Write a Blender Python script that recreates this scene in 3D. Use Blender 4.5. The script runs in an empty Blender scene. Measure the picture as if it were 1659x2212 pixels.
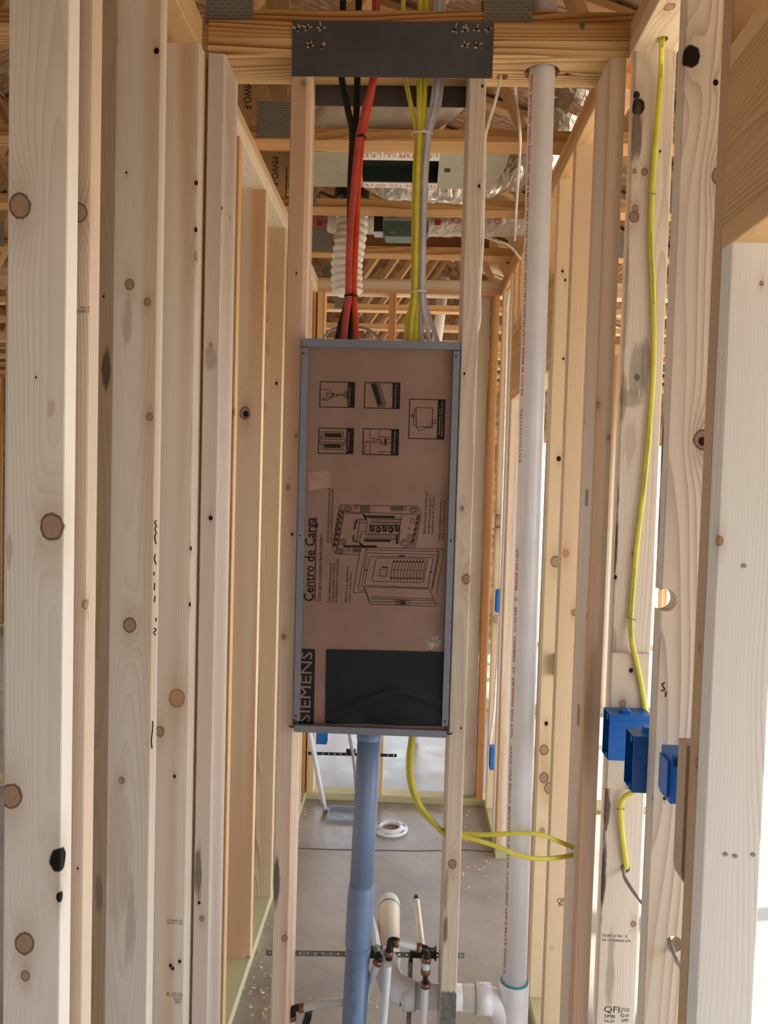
import bpy, bmesh, math, random
from mathutils import Vector, Matrix, noise as mnoise
random.seed(11)
SC = bpy.context.scene
COL = SC.collection

# ------------------------------------------------------------------ camera
F, PITCH, YAW, ROLL, HC = 1691.05, .0442, -.0332, -.0278, 1.7391
cp, sp, cy, sy = math.cos(PITCH), math.sin(PITCH), math.cos(YAW), math.sin(YAW)
FWD = Vector((sy*cp, cy*cp, -sp)); _R = Vector((cy, -sy, 0)); _D = FWD.cross(_R)
RGT = _R*math.cos(ROLL) + _D*math.sin(ROLL)
DWN = -_R*math.sin(ROLL) + _D*math.cos(ROLL)
CAM = Vector((0, 0, HC))
cam_data = bpy.data.cameras.new('camera'); cam = bpy.data.objects.new('camera', cam_data); COL.objects.link(cam)
cam_data.sensor_fit = 'VERTICAL'; cam_data.sensor_height = 36; cam_data.lens = F/2212*36
cam_data.clip_start = .02
m = Matrix((RGT, -DWN, -FWD)).transposed().to_4x4(); m.translation = CAM
cam.matrix_world = m; SC.camera = cam

# ------------------------------------------------------------------ world, sun, exposure
W = bpy.data.worlds.new('sky'); SC.world = W; W.use_nodes = True
bg = W.node_tree.nodes['Background']; bg.inputs[0].default_value = (.74, .87, 1.0, 1); bg.inputs[1].default_value = 5.5
sun_d = bpy.data.lights.new('sun', 'SUN'); sun_d.energy = 11; sun_d.angle = .02; sun_d.color = (1, .93, .82)
sun = bpy.data.objects.new('sun', sun_d); COL.objects.link(sun)
sun.rotation_euler = Vector((-.70, -.15, -.68)).to_track_quat('-Z', 'Y').to_euler()
SC.view_settings.view_transform = 'Standard'; SC.view_settings.look = 'None'
SC.view_settings.gamma = 1; SC.view_settings.use_curve_mapping = False
SC.view_settings.exposure = 0.15

# ------------------------------------------------------------------ pixel -> place (photo is 1659 x 2212)
def ray(px, py): return FWD + RGT*((px-829.5)/F) + DWN*((py-1106)/F)
def aY(px, py, Y): v = ray(px, py); return CAM + v*(Y/v.y)
def aX(px, py, X): v = ray(px, py); return CAM + v*(X/v.x)
def aZ(px, py, Z): v = ray(px, py); return CAM + v*((Z-HC)/v.z)

# ------------------------------------------------------------------ materials
def lin(c): return tuple(((v/12.92) if v <= .04045 else ((v+.055)/1.055)**2.4) for v in c)
def hexc(h): return lin(tuple(int(h[i:i+2], 16)/255 for i in (0, 2, 4))) + (1,)

class NT:
    def __init__(s, tree): s.t = tree; s.n = tree.nodes; s.l = tree.links
    def new(s, typ, **kw):
        n = s.n.new(typ)
        for k, v in kw.items(): setattr(n, k, v)
        return n
    def put(s, sock, v):
        if isinstance(v, bpy.types.NodeSocket): s.l.new(v, sock)
        elif v is not None: sock.default_value = v
    def math(s, op, a, b=None, c=None, clamp=False):
        n = s.new('ShaderNodeMath', operation=op); n.use_clamp = clamp
        s.put(n.inputs[0], a); s.put(n.inputs[1], b); s.put(n.inputs[2], c); return n.outputs[0]
    def vmath(s, op, a, b=None):
        n = s.new('ShaderNodeVectorMath', operation=op); s.put(n.inputs[0], a); s.put(n.inputs[1], b)
        return n.outputs[1] if op in ('LENGTH', 'DISTANCE') else n.outputs[0]
    def mix(s, fac, a, b, mode='MIX'):
        n = s.new('ShaderNodeMix', data_type='RGBA', blend_type=mode); n.clamp_factor = True
        s.put(n.inputs[0], fac); s.put(n.inputs[6], a); s.put(n.inputs[7], b); return n.outputs[2]
    def noise(s, vec, scale, detail=2, rough=.5):
        n = s.new('ShaderNodeTexNoise'); s.put(n.inputs['Vector'], vec)
        n.inputs['Scale'].default_value = scale; n.inputs['Detail'].default_value = detail; n.inputs['Roughness'].default_value = rough
        return n.outputs[0]
    def ramp(s, fac, stops):
        n = s.new('ShaderNodeValToRGB'); s.put(n.inputs[0], fac); cr = n.color_ramp
        while len(cr.elements) < len(stops): cr.elements.new(.5)
        for e, (p, c) in zip(cr.elements, stops): e.position = p; e.color = c if len(c) == 4 else (*c, 1)
        return n.outputs[0]
    def step(s, x, lo, hi):
        n = s.new('ShaderNodeMapRange', interpolation_type='SMOOTHSTEP'); s.put(n.inputs[0], x)
        n.inputs[1].default_value = lo; n.inputs[2].default_value = hi; return n.outputs[0]
    def bump(s, h, strength, dist=.001):
        n = s.new('ShaderNodeBump'); n.inputs['Strength'].default_value = strength; n.inputs['Distance'].default_value = dist
        s.put(n.inputs['Height'], h); return n.outputs[0]

def base_mat(name):
    m = bpy.data.materials.new(name); m.use_nodes = True; t = NT(m.node_tree)
    b = m.node_tree.nodes['Principled BSDF']; return m, t, b

def simple(name, col, rough=.5, metal=0, spec=.5, mottling=.08, mscale=25, bump=0, coat=0):
    m, t, b = base_mat(name); c = hexc(col) if isinstance(col, str) else col
    tc = t.new('ShaderNodeTexCoord').outputs['Object']
    n = t.noise(tc, mscale, 4)
    dk = tuple(v*(1-mottling*2) for v in c[:3]) + (1,); lt = tuple(min(1, v*(1+mottling)) for v in c[:3]) + (1,)
    t.put(b.inputs['Base Color'], t.mix(t.step(n, .3, .7), dk, lt))
    b.inputs['Roughness'].default_value = rough; b.inputs['Metallic'].default_value = metal
    b.inputs['Specular IOR Level'].default_value = spec; b.inputs['Coat Weight'].default_value = coat
    if bump: t.put(b.inputs['Normal'], t.bump(t.noise(tc, mscale*6, 3), bump))
    return m

# a knot: a round mark in the board, given by its centre and radius
KG = bpy.data.node_groups.new('knot', 'ShaderNodeTree')
for nm, ty in (('Vector', 'NodeSocketVector'), ('Center', 'NodeSocketVector'), ('Radius', 'NodeSocketFloat')):
    KG.interface.new_socket(nm, in_out='INPUT', socket_type=ty)
for nm in ('Mask', 'Ring', 'Halo', 'Bend'): KG.interface.new_socket(nm, in_out='OUTPUT', socket_type='NodeSocketFloat')
t = NT(KG); gi = t.new('NodeGroupInput'); go = t.new('NodeGroupOutput')
dv = t.vmath('SUBTRACT', gi.outputs[0], gi.outputs[1])
sc_ = t.vmath('MULTIPLY', dv, (1, 1, .85))
d = t.math('DIVIDE', t.vmath('LENGTH', sc_), gi.outputs[2])
d = t.math('ADD', d, t.math('MULTIPLY', t.math('SUBTRACT', t.noise(gi.outputs[0], 120, 2), .5), .28))
t.put(go.inputs[0], t.math('SUBTRACT', 1, t.step(d, .88, 1.08)))
t.put(go.inputs[1], t.math('SUBTRACT', 1, t.math('MULTIPLY', t.math('ABSOLUTE', t.math('SUBTRACT', d, .95)), 6), clamp=True))
# halo stretches along the grain
d2 = t.math('DIVIDE', t.vmath('LENGTH', t.vmath('MULTIPLY', dv, (1, 1, .38))), gi.outputs[2])
halo = t.math('EXPONENT', t.math('MULTIPLY', t.math('MULTIPLY', d2, d2), -.45))
t.put(go.inputs[2], halo); t.put(go.inputs[3], t.math('MULTIPLY', halo, t.math('MULTIPLY', gi.outputs[2], 1.1)))

def wood(name, light, dark, contrast=.5, spacing=.0045, tint=None, knots=(), auto=.5, rough=.62, val=(.93, 1.06), stains=(), pith=.05):
    """sawn lumber, length along local Z. knots: (local centre, radius, kind) ; stains: (local centre, radius xyz, colour, amount)"""
    m, t, b = base_mat(name); L, K = hexc(light), hexc(dark)
    tc = t.new('ShaderNodeTexCoord').outputs['Object']; rnd = t.new('ShaderNodeObjectInfo').outputs['Random']
    off = t.new('ShaderNodeCombineXYZ')
    for i, k in enumerate((37.1, 91.7, 53.3)): t.put(off.inputs[i], t.math('MULTIPLY', rnd, k))
    sh = t.vmath('ADD', tc, off.outputs[0])
    low = t.noise(t.vmath('MULTIPLY', sh, (5, 5, .9)), 1, 2)
    # heart of the tree lies a few centimetres off the board
    px = t.math('SUBTRACT', t.math('MULTIPLY', t.math('FRACT', t.math('MULTIPLY', rnd, 7.3)), .06), .03+pith)
    py = t.math('SUBTRACT', t.math('MULTIPLY', t.math('FRACT', t.math('MULTIPLY', rnd, 13.9)), .12), .06)
    s = t.new('ShaderNodeSeparateXYZ'); t.put(s.inputs[0], tc)
    dx = t.math('SUBTRACT', s.outputs[0], px); dy = t.math('SUBTRACT', s.outputs[1], py)
    r = t.math('SQRT', t.math('ADD', t.math('MULTIPLY', dx, dx), t.math('MULTIPLY', dy, dy)))
    r = t.math('ADD', r, t.math('MULTIPLY', t.math('SUBTRACT', low, .5), .075))
    groups = []
    for c, R, kind in knots:
        g = t.new('ShaderNodeGroup'); g.node_tree = KG; t.put(g.inputs[0], tc)
        g.inputs[1].default_value = c; g.inputs[2].default_value = R
        r = t.math('ADD', r, g.outputs[3]); groups.append((g, kind))
    fr = t.math('FRACT', t.math('DIVIDE', r, spacing))
    ring = t.math('MULTIPLY', t.math('POWER', fr, 2.2), t.math('SUBTRACT', 1, t.step(fr, .93, 1.0)))
    vary = t.step(t.noise(t.vmath('MULTIPLY', sh, (14, 14, .7)), 1, 2), .3, .75)
    fib = t.noise(t.vmath('MULTIPLY', sh, (420, 420, 9)), 1, 3)
    fac = t.math('ADD', t.math('MULTIPLY', ring, t.math('MULTIPLY', t.math('ADD', vary, .35), contrast)), t.math('MULTIPLY', t.math('SUBTRACT', fib, .45), .30), clamp=True)
    col = t.mix(fac, L, K)
    if tint:
        tf = t.step(t.noise(t.vmath('MULTIPLY', sh, (11, 11, .35)), 1, 1), .45, .62)
        col = t.mix(t.math('MULTIPLY', tf, .75), col, hexc(tint), 'MULTIPLY')
    if auto:
        v = t.new('ShaderNodeTexVoronoi'); v.inputs['Scale'].default_value = 5.2; t.put(v.inputs['Vector'], t.vmath('MULTIPLY', sh, (1, 1, .8)))
        sc2 = t.new('ShaderNodeSeparateColor'); t.put(sc2.inputs[0], v.outputs['Color'])
        gate = t.step(sc2.outputs[0], 1-auto*.8, 1-auto*.8+.02)
        kd = t.math('SUBTRACT', 1, t.step(v.outputs['Distance'], .03, .055))
        kd = t.math('MULTIPLY', kd, gate)
        col = t.mix(t.math('MULTIPLY', kd, .72), col, hexc('4A2F1E'))
    for g, kind in groups:
        if kind in 'kp':
            col = t.mix(t.math('MULTIPLY', g.outputs[2], .35), col, hexc('B98F66'), 'MULTIPLY')
            rr = t.noise(tc, 260, 2)
            body = t.mix(rr, hexc('8A6A52') if kind == 'k' else hexc('A8825F'), hexc('C0A084') if kind == 'k' else hexc('C49C78'))
            col = t.mix(g.outputs[0], col, body)
            col = t.mix(t.math('MULTIPLY', g.outputs[1], .85 if kind == 'k' else .5), col, hexc('2E1E14'))
        else:
            col = t.mix(t.math('MULTIPLY', g.outputs[2], .3), col, hexc('9A7A5E'), 'MULTIPLY')
            col = t.mix(g.outputs[0], col, hexc('150E0A'))
    for c, R, sc, am in stains:
        dv = t.vmath('DIVIDE', t.vmath('SUBTRACT', tc, c), R)
        dd = t.math('ADD', t.vmath('LENGTH', dv), t.math('MULTIPLY', t.math('SUBTRACT', t.noise(t.vmath('MULTIPLY', sh, (60, 60, 12)), 1, 4, .65), .5), 1.6))
        col = t.mix(t.math('MULTIPLY', t.math('SUBTRACT', 1, t.step(dd, .55, 1.05)), am), col, hexc(sc))
    hs = t.new('ShaderNodeHueSaturation'); t.put(hs.inputs['Color'], col)
    t.put(hs.inputs['Value'], t.math('ADD', t.math('MULTIPLY', t.math('FRACT', t.math('MULTIPLY', rnd, 17.7)), val[1]-val[0]), val[0]))
    t.put(b.inputs['Base Color'], hs.outputs[0])
    b.inputs['Roughness'].default_value = rough; b.inputs['Specular IOR Level'].default_value = .25
    t.put(b.inputs['Normal'], t.bump(t.math('ADD', t.math('MULTIPLY', fib, .5), t.math('MULTIPLY', fr, .3)), .35, .0006))
    return m

SPRUCE = dict(light='E5D5BE', dark='B8977A', contrast=.42)
PALE = dict(light='E9E0D3', dark='C4B09C', contrast=.36)
PINE = dict(light='D0A46C', dark='8C5220', contrast=1.15, spacing=.0085)
M = {}
M['spruce'] = wood('spruce_lumber', **SPRUCE, tint='E2B98C')
M['pale'] = wood('pale_lumber', **PALE)
M['warm'] = wood('warm_lumber', light='E2BE8E', dark='B07E4C', contrast=.45, tint='DDA870')
M['pine'] = wood('yellow_pine', **PINE, auto=0)
M['treated'] = wood('treated_lumber', light='C6BC90', dark='98906A', contrast=.5)
M['web'] = wood('truss_lumber', light='C09A6C', dark='86592F', contrast=.6)
M['darkwood'] = wood('dark_board', light='8A5A36', dark='54301A', contrast=.6)
M['steel'] = simple('dark_steel', '5A5A60', .55, .35, mottling=.10, mscale=9)
M['galv'] = simple('galvanised', '8F928C', .45, .7, mottling=.15, mscale=60)
M['gray'] = simple('grey_enamel', '7E828F', .42, 0, mottling=.03)
M['black'] = simple('black_void', '101010', .7)
M['card'] = simple('cardboard', '967A6D', .85, 0, .2, .04, 14)
M['ink'] = simple('black_ink', '1B1E22', .75, 0, .2, .06)
M['inkblock'] = simple('printed_black_block', '171B20', .5, 0, .3, .08, 30)
M['inkthin'] = simple('faded_ink', '261F1C', .8, 0, .2)
M['pvc'] = simple('white_pvc', 'E3E1E4', .32, 0, .5, .03, 8)
M['red_ink'] = simple('red_ink', 'B04A3C', .7)
M['primer'] = simple('teal_primer', '2E93A8', .4)
M['conduit'] = simple('grey_conduit', '7A8FB2', .38, 0, .5, .03, 9)
M['pexw'] = simple('white_pex', 'DCE0E4', .35, 0, .5, .03)
M['cream'] = simple('cream_pipe', 'E6DAC0', .35, 0, .5, .03)
M['blackp'] = simple('black_plastic', '18181A', .35)
M['copper'] = simple('copper_crimp', '8A5E4C', .4, .6)
M['c_black'] = simple('black_jacket', '111112', .5)
M['c_red'] = simple('red_jacket', 'C04C44', .45)
M['c_orange'] = simple('orange_jacket', 'D8481E', .45)
M['c_yellow'] = simple('yellow_jacket', 'DDD24E', .45, mottling=.05)
M['c_white'] = simple('white_jacket', 'D6D2DE', .45)
M['c_white2'] = simple('warm_white_jacket', 'E8E4DC', .45)
M['c_gray'] = simple('grey_jacket', 'A7A19E', .45)
M['blue'] = simple('blue_plastic', '0E66BE', .38, 0, .5, .06, 12)
M['foil'] = simple('foil', 'DAD5CC', .24, .9, mottling=.1, mscale=40, bump=.8)
M['foiltape'] = simple('foil_tape', 'D8CFC4', .4, .4, mottling=.06, mscale=40)
M['whiteflex'] = simple('white_flex', 'E9E2D8', .6, mottling=.05)
M['bootplate'] = simple('plate_metal', 'A6A28C', .5, .3, mottling=.05)
M['green'] = simple('green_metal', '4E645C', .5, .2, mottling=.06)
M['darkgreen'] = simple('dark_duct', '26342E', .5, .2)
M['chip'] = simple('wood_chip', 'D8B888', .8)
M['crate'] = simple('white_panel', 'F0EEE8', .6)
M['mark'] = simple('marker', '141414', .6)
M['gmark'] = simple('green_marker', '2E6A50', .6)
M['tag'] = simple('paper_tag', 'E6E4DE', .6)

def mk_osb():
    m, t, b = base_mat('osb_panel'); tc = t.new('ShaderNodeTexCoord').outputs['Object']
    v = t.new('ShaderNodeTexVoronoi'); v.inputs['Scale'].default_value = 22; t.put(v.inputs['Vector'], t.vmath('MULTIPLY', tc, (1, 2.3, 1)))
    s = t.new('ShaderNodeSeparateColor'); t.put(s.inputs[0], v.outputs['Color'])
    c = t.ramp(s.outputs[0], [(0, hexc('7A5C42')), (.5, hexc('967658')), (1, hexc('B4967A'))])
    t.put(b.inputs['Base Color'], c); b.inputs['Roughness'].default_value = .75
    return m
M['osb'] = mk_osb()

def mk_concrete():
    m, t, b = base_mat('concrete_slab'); tc = t.new('ShaderNodeTexCoord').outputs['Object']
    a = t.noise(tc, 1.7, 5, .6); f = t.noise(tc, 60, 4, .6); w = t.noise(tc, 6, 3)
    c = t.ramp(a, [(.3, hexc('857C74')), (.5, hexc('A3978B')), (.72, hexc('B5A597'))])
    c = t.mix(t.math('MULTIPLY', t.step(f, .5, .75), .25), c, hexc('6E655E'))
    c = t.mix(t.math('MULTIPLY', t.step(w, .55, .7), .3), c, hexc('B7A083'))
    t.put(b.inputs['Base Color'], c)
    t.put(b.inputs['Roughness'], t.math('ADD', t.math('MULTIPLY', w, .35), .22))
    t.put(b.inputs['Normal'], t.bump(f, .12, .002))
    return m
M['concrete'] = mk_concrete()
M['ground'] = simple('sandy_ground', 'CDBBA2', .9, mottling=.12, mscale=2)

def mk_toothplate():
    m, t, b = base_mat('toothed_plate'); tc = t.new('ShaderNodeTexCoord').outputs['Object']
    br = t.new('ShaderNodeTexBrick'); br.inputs['Scale'].default_value = 1; br.offset = .5
    sp_ = t.new('ShaderNodeSeparateXYZ'); t.put(sp_.inputs[0], tc); cb = t.new('ShaderNodeCombineXYZ')
    t.put(cb.inputs[0], sp_.outputs[0]); t.put(cb.inputs[1], sp_.outputs[2]); t.put(br.inputs[0], cb.outputs[0])
    br.inputs['Brick Width'].default_value = .02; br.inputs['Row Height'].default_value = .008; br.inputs['Mortar Size'].default_value = .0028
    br.inputs['Color1'].default_value = hexc('77756C'); br.inputs['Color2'].default_value = hexc('86847A'); br.inputs['Mortar'].default_value = hexc('9A988E')
    t.put(b.inputs['Base Color'], br.outputs[0]); b.inputs['Metallic'].default_value = .55; b.inputs['Roughness'].default_value = .5
    t.put(b.inputs['Normal'], t.bump(br.outputs[1], .6, .002))
    return m
M['tooth'] = mk_toothplate()

# ------------------------------------------------------------------ objects
WM = {}   # world matrix of every object made
def put(o, mat_world, parent=None):
    WM[o] = mat_world
    if parent is not None:
        o.parent = parent; o.matrix_parent_inverse = WM[parent].inverted()
    o.matrix_basis = mat_world
    COL.objects.link(o)
def tag(o, label=None, cat=None, group=None, kind=None):
    if label: o['label'] = label
    if cat: o['category'] = cat
    if group: o['group'] = group
    if kind: o['kind'] = kind
    return o
def thing(name, loc, label, cat, group=None, kind=None):
    o = bpy.data.objects.new(name, None); o.empty_display_size = .05
    put(o, Matrix.Translation(Vector(loc))); return tag(o, label, cat, group, kind)

class MB:
    """collects world-space geometry; build() makes one mesh object with its origin at its middle"""
    def __init__(s): s.v = []; s.f = []
    def add(s, vs, fs):
        o = len(s.v); s.v += [Vector(p) for p in vs]; s.f += [tuple(i+o for i in f) for f in fs]; return s
    def box(s, a, b):
        (x0, y0, z0), (x1, y1, z1) = a, b
        vs = [(x, y, z) for x in (x0, x1) for y in (y0, y1) for z in (z0, z1)]
        return s.add(vs, [(0, 1, 3, 2), (4, 6, 7, 5), (0, 4, 5, 1), (2, 3, 7, 6), (0, 2, 6, 4), (1, 5, 7, 3)])
    def quad(s, a, b, c, d): return s.add([a, b, c, d], [(0, 1, 2, 3)])
    def bar(s, p, q, w, h, up=(0, -1, 0)):
        p, q = Vector(p), Vector(q); t = (q-p).normalized(); u = t.cross(Vector(up)).normalized(); n = u.cross(t)
        vs = [e+u*(w/2*i)+n*(h/2*j) for e in (p, q) for i, j in ((-1, -1), (1, -1), (1, 1), (-1, 1))]
        return s.add(vs, [(0, 3, 2, 1), (4, 5, 6, 7), (0, 1, 5, 4), (1, 2, 6, 5), (2, 3, 7, 6), (3, 0, 4, 7)])
    def tube(s, pts, rx, ry=None, nrm=(0, -1, 0), seg=12, cap=True, power=2, radii=None):
        ry = rx if ry is None else ry; N = Vector(nrm); pts = [Vector(p) for p in pts]; rings = []
        for i, p in enumerate(pts):
            t = (pts[min(i+1, len(pts)-1)]-pts[max(i-1, 0)]).normalized()
            u = t.cross(N)
            if u.length < 1e-3: u = t.cross(Vector((1, 0, 0)))
            u.normalize(); n = u.cross(t); k = radii[i] if radii else 1
            rg = []
            for j in range(seg):
                a = 2*math.pi*j/seg; c_, s_ = math.cos(a), math.sin(a)
                e = 2/power
                rg.append(p+u*(math.copysign(abs(c_)**e, c_)*rx*k)+n*(math.copysign(abs(s_)**e, s_)*ry*k))
            rings.append(rg)
        vs = [v for r in rings for v in r]; fs = []
        for i in range(len(rings)-1):
            for j in range(seg):
                a, b = i*seg+j, i*seg+(j+1) % seg; fs.append((a, b, b+seg, a+seg))
        if cap: fs.append(tuple(range(seg-1, -1, -1))); k = (len(rings)-1)*seg; fs.append(tuple(range(k, k+seg)))
        return s.add(vs, fs)
    def build(s, name, mat, parent=None, smooth=False):
        c = sum(s.v, Vector())/len(s.v)
        lo = Vector([min(v[i] for v in s.v) for i in range(3)]); hi = Vector([max(v[i] for v in s.v) for i in range(3)]); c = (lo+hi)/2
        me = bpy.data.meshes.new(name); me.from_pydata([tuple(v-c) for v in s.v], [], s.f)
        bm = bmesh.new(); bm.from_mesh(me); bmesh.ops.recalc_face_normals(bm, faces=bm.faces); bm.to_mesh(me); bm.free()
        if smooth:
            me.polygons.foreach_set('use_smooth', [len(p.vertices) == 4 for p in me.polygons])
        me.materials.append(M[mat] if isinstance(mat, str) else mat)
        o = bpy.data.objects.new(name, me); put(o, Matrix.Translation(c), parent); return o

def cat_rom(pts, n=8):
    P = [Vector(p) for p in pts]; P = [P[0]*2-P[1]] + P + [P[-1]*2-P[-2]]; out = []
    for i in range(1, len(P)-2):
        a, b, c, d = P[i-1:i+3]
        for k in range(n):
            t = k/n; out.append(.5*((2*b)+(c-a)*t+(2*a-5*b+4*c-d)*t*t+(3*b-a-3*c+d)*t**3))
    out.append(P[-2]); return out

BOX = {}
def board_mesh(t, w, L, r, matkey):
    key = (round(t, 4), round(w, 4), round(L, 4), r, matkey)
    if matkey and key in BOX: return BOX[key]
    bm = bmesh.new(); bmesh.ops.create_cube(bm, size=1); bmesh.ops.scale(bm, vec=(t, w, L), verts=bm.verts)
    if r: bmesh.ops.bevel(bm, geom=[e for e in bm.edges if abs((e.verts[0].co-e.verts[1].co).z) > L*.5], offset=r, segments=2, affect='EDGES', profile=.5)
    me = bpy.data.meshes.new('board'); bm.to_mesh(me); bm.free(); BOX[key] = me; return me
AX = {'z': Matrix.Identity(3), 'zy': Matrix(((0, -1, 0), (1, 0, 0), (0, 0, 1))),
      'x': Matrix(((0, 0, 1), (0, 1, 0), (-1, 0, 0))), 'x2': Matrix(((0, 0, 1), (1, 0, 0), (0, 1, 0))),
      'y': Matrix(((1, 0, 0), (0, 0, 1), (0, -1, 0))), 'y2': Matrix(((0, 1, 0), (0, 0, 1), (1, 0, 0)))}
PLANE = {'Y': aY, 'X': aX, 'Z': aZ}
def board(name, x, y, z, mat, parent, axis='z', knots=(), cuts=(), r=.0028, wkw=None, stains=(), label=None):
    """x,y,z: ranges, axis: direction of the grain, knots: (plane, value, px, py, radius in px, kind)"""
    c = Vector(((x[0]+x[1])/2, (y[0]+y[1])/2, (z[0]+z[1])/2)); d = Vector((x[1]-x[0], y[1]-y[0], z[1]-z[0]))
    if axis == 'z' and d.x > d.y: axis = 'zy'
    if axis == 'x' and d.y < d.z: axis = 'x2'
    if axis == 'y' and d.z < d.x: axis = 'y2'
    R = AX[axis]; ld = [abs(v) for v in (R.transposed() @ d)]
    mw = Matrix.Translation(c) @ R.to_4x4(); inv = mw.inverted()
    own = bool(knots or stains or wkw or cuts)
    me = board_mesh(*ld, r, None if own else mat)
    if cuts: me = cut(me, mw, cuts)
    if knots or stains or wkw:
        kl = []; sl = []
        for k in knots:
            w = PLANE[k[0]](k[2], k[3], k[1]); kl.append((inv @ w, k[4]*(w-CAM).length/F, k[5] if len(k) > 5 else 'k'))
        for k in stains:
            w = PLANE[k[0]](k[2], k[3], k[1]); q = (w-CAM).length/F; sl.append((inv @ w, (k[4]*q, k[4]*q, k[5]*q), k[6], k[7]))
        kw = dict(wkw or SPRUCE); kw['knots'] = kl; kw['stains'] = sl; kw.setdefault('auto', .12)
        mt = wood(name+'_lumber', **kw)
    else: mt = M[mat]
    if not me.materials: me.materials.append(mt)
    o = bpy.data.objects.new(name, me); put(o, mw, parent)
    if label: o['label'] = label
    return o
def cut(me, mw, cuts):
    """real holes: cuts are (p, q, radius) cylinders in world space"""
    tmp = bpy.data.objects.new('tmp', me); COL.objects.link(tmp); tmp.matrix_world = mw; cs = []
    for p, q, rad in cuts:
        mb = MB(); mb.tube([p, Vector(p).lerp(Vector(q), .5), q], rad, seg=20, nrm=(.3, .5, .8)); c = mb.build('cutter', 'black'); c.name = 'cutter'
        c.matrix_world = WM[c]; cs.append(c)
        md = tmp.modifiers.new('b', 'BOOLEAN'); md.operation = 'DIFFERENCE'; md.object = c; md.solver = 'EXACT'
    bpy.context.view_layer.update(); dg = bpy.context.evaluated_depsgraph_get()
    new = bpy.data.meshes.new_from_object(tmp.evaluated_get(dg)); new.materials.clear()
    bpy.data.objects.remove(tmp)
    for c in cs: WM.pop(c, None); bpy.data.objects.remove(c)
    return new

def text_geo(s, size=1.0, align='LEFT', bold=0):
    cu = bpy.data.curves.new('txt', 'FONT'); cu.body = s; cu.size = size; cu.align_x = align; cu.resolution_u = 2; cu.offset = bold*size
    o = bpy.data.objects.new('txt', cu); COL.objects.link(o); bpy.context.view_layer.update()
    me = bpy.data.meshes.new_from_object(o.evaluated_get(bpy.context.evaluated_depsgraph_get()))
    vs = [tuple(v.co) for v in me.vertices]; fs = [tuple(p.vertices) for p in me.polygons]
    bpy.data.objects.remove(o); bpy.data.curves.remove(cu); bpy.data.meshes.remove(me); return vs, fs
def text_plane(mb, s, org, u, v, size, width=None, bold=0):
    vs, fs = text_geo(s, size, bold=bold)
    if not vs: return
    k = 1
    if width: k = width/max(p[0] for p in vs)
    org, u, v = Vector(org), Vector(u).normalized(), Vector(v).normalized()
    mb.add([org+u*(p[0]*k)+v*p[1] for p in vs], fs)

# ================================================================== the setting
S = .0381; T0, T1, TT = .0381, 2.696, 2.772        # stud thickness; stud foot, stud head, top of the wall
def wall(name, loc, label): return thing(name, loc, label, 'wall', kind='structure')

# slab and ground
fl = MB().box((-6.2, -4.2, -.12), (2.9, 8.6, 0)).build('floor', 'concrete')
tag(fl, 'bare grey-brown concrete slab floor of the unfinished house', 'floor', kind='structure')
gr = MB().box((-30, -25, -.4), (30, 40, -.13)).build('ground', 'ground')
tag(gr, 'pale sandy ground outside the house', 'ground', kind='structure')
crack = [aZ(x, y, .0008) for x, y in ((640, 1832), (720, 1835), (800, 1836), (900, 1838), (1010, 1836), (1065, 1840))]
cm = MB()
for a, b in zip(crack, crack[1:]): cm.bar(a, b, .006, .0016, up=(0, 0, 1))
cm.build('slab_crack', simple('crack', '5E564F', .9), fl)

# --- wall that carries the panel: 2x6 studs
D0, D1 = 1.819, 1.959
wc = wall('wall_center', (0, 1.889, 0), 'narrow stud wall framing the electrical panel across the hall')
board('stud', (-.4917, -.4536), (D0, D1), (T0, T1), 0, wc, wkw=dict(light='DFCFC2', dark='B49C8C', contrast=.35),
      knots=[('Y', D0, 455, 1119, 4.5, 'b'), ('Y', D0, 436, 1984, 4.5), ('Y', D0, 430, 1950, 3, 'b'), ('Y', D0, 455, 745, 4, 'p'), ('X', -.4536, 480, 450, 3, 'b'), ('X', -.4536, 497, 470, 3, 'b')],
      stains=[('Y', D0, 428, 1880, 8, 70, '5E5248', .8), ('Y', D0, 455, 775, 14, 30, '8C7A70', .5), ('X', -.4536, 468, 980, 5, 60, '8A6246', .7)])
board('stud', (-.2999, -.2618), (D0, D1), (T0, T1), 0, wc, wkw=dict(light='E2CEBA', dark='B4957C', contrast=.4, tint='ECCDB4'),
      knots=[('Y', D0, 655, 181, 4.5), ('Y', D0, 622, 1052, 4.5), ('Y', D0, 613, 1375, 5), ('Y', D0, 640, 941, 3), ('Y', D0, 631, 1154, 3, 'b'), ('Y', D0, 615, 2027, 5.5), ('Y', D0, 640, 590, 2, 'b')],
      stains=[('Y', D0, 597, 1905, 7, 60, '4A443C', .85)])
board('stud', (.1065, .1446), (D0, D1), (T0, T1), 0, wc, wkw=dict(light='E2D2BE', dark='BA9E84', contrast=.5),
      knots=[('Y', D0, 1007, 1251, 9), ('Y', D0, 998, 1098, 4.5), ('Y', D0, 977, 1866, 8), ('Y', D0, 1035, 402, 3, 'b'), ('Y', D0, 1042, 186, 2.5, 'b'), ('Y', D0, 1003, 807, 2.5, 'b'), ('Y', D0, 996, 1573, 2, 'b')],
      stains=[('Y', D0, 962, 2005, 6, 40, '6A4E38', .8), ('Y', D0, 963, 1930, 5, 60, '8A6A50', .6)])
board('stud', (.4194, .4575), (D0, D1), (T0, T1), 0, wc, wkw=dict(light='DECCB8', dark='B4967E', contrast=.4, tint='E6CAB0'),
      knots=[('Y', D0, 1291, 874, 5.5), ('Y', D0, 1315, 945, 4), ('Y', D0, 1316, 1690, 4), ('X', .4194, 1262, 910, 4), ('X', .4194, 1268, 1330, 3, 'b')],
      stains=[('Y', D0, 1310, 1900, 10, 200, '8A705C', .5)])
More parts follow.
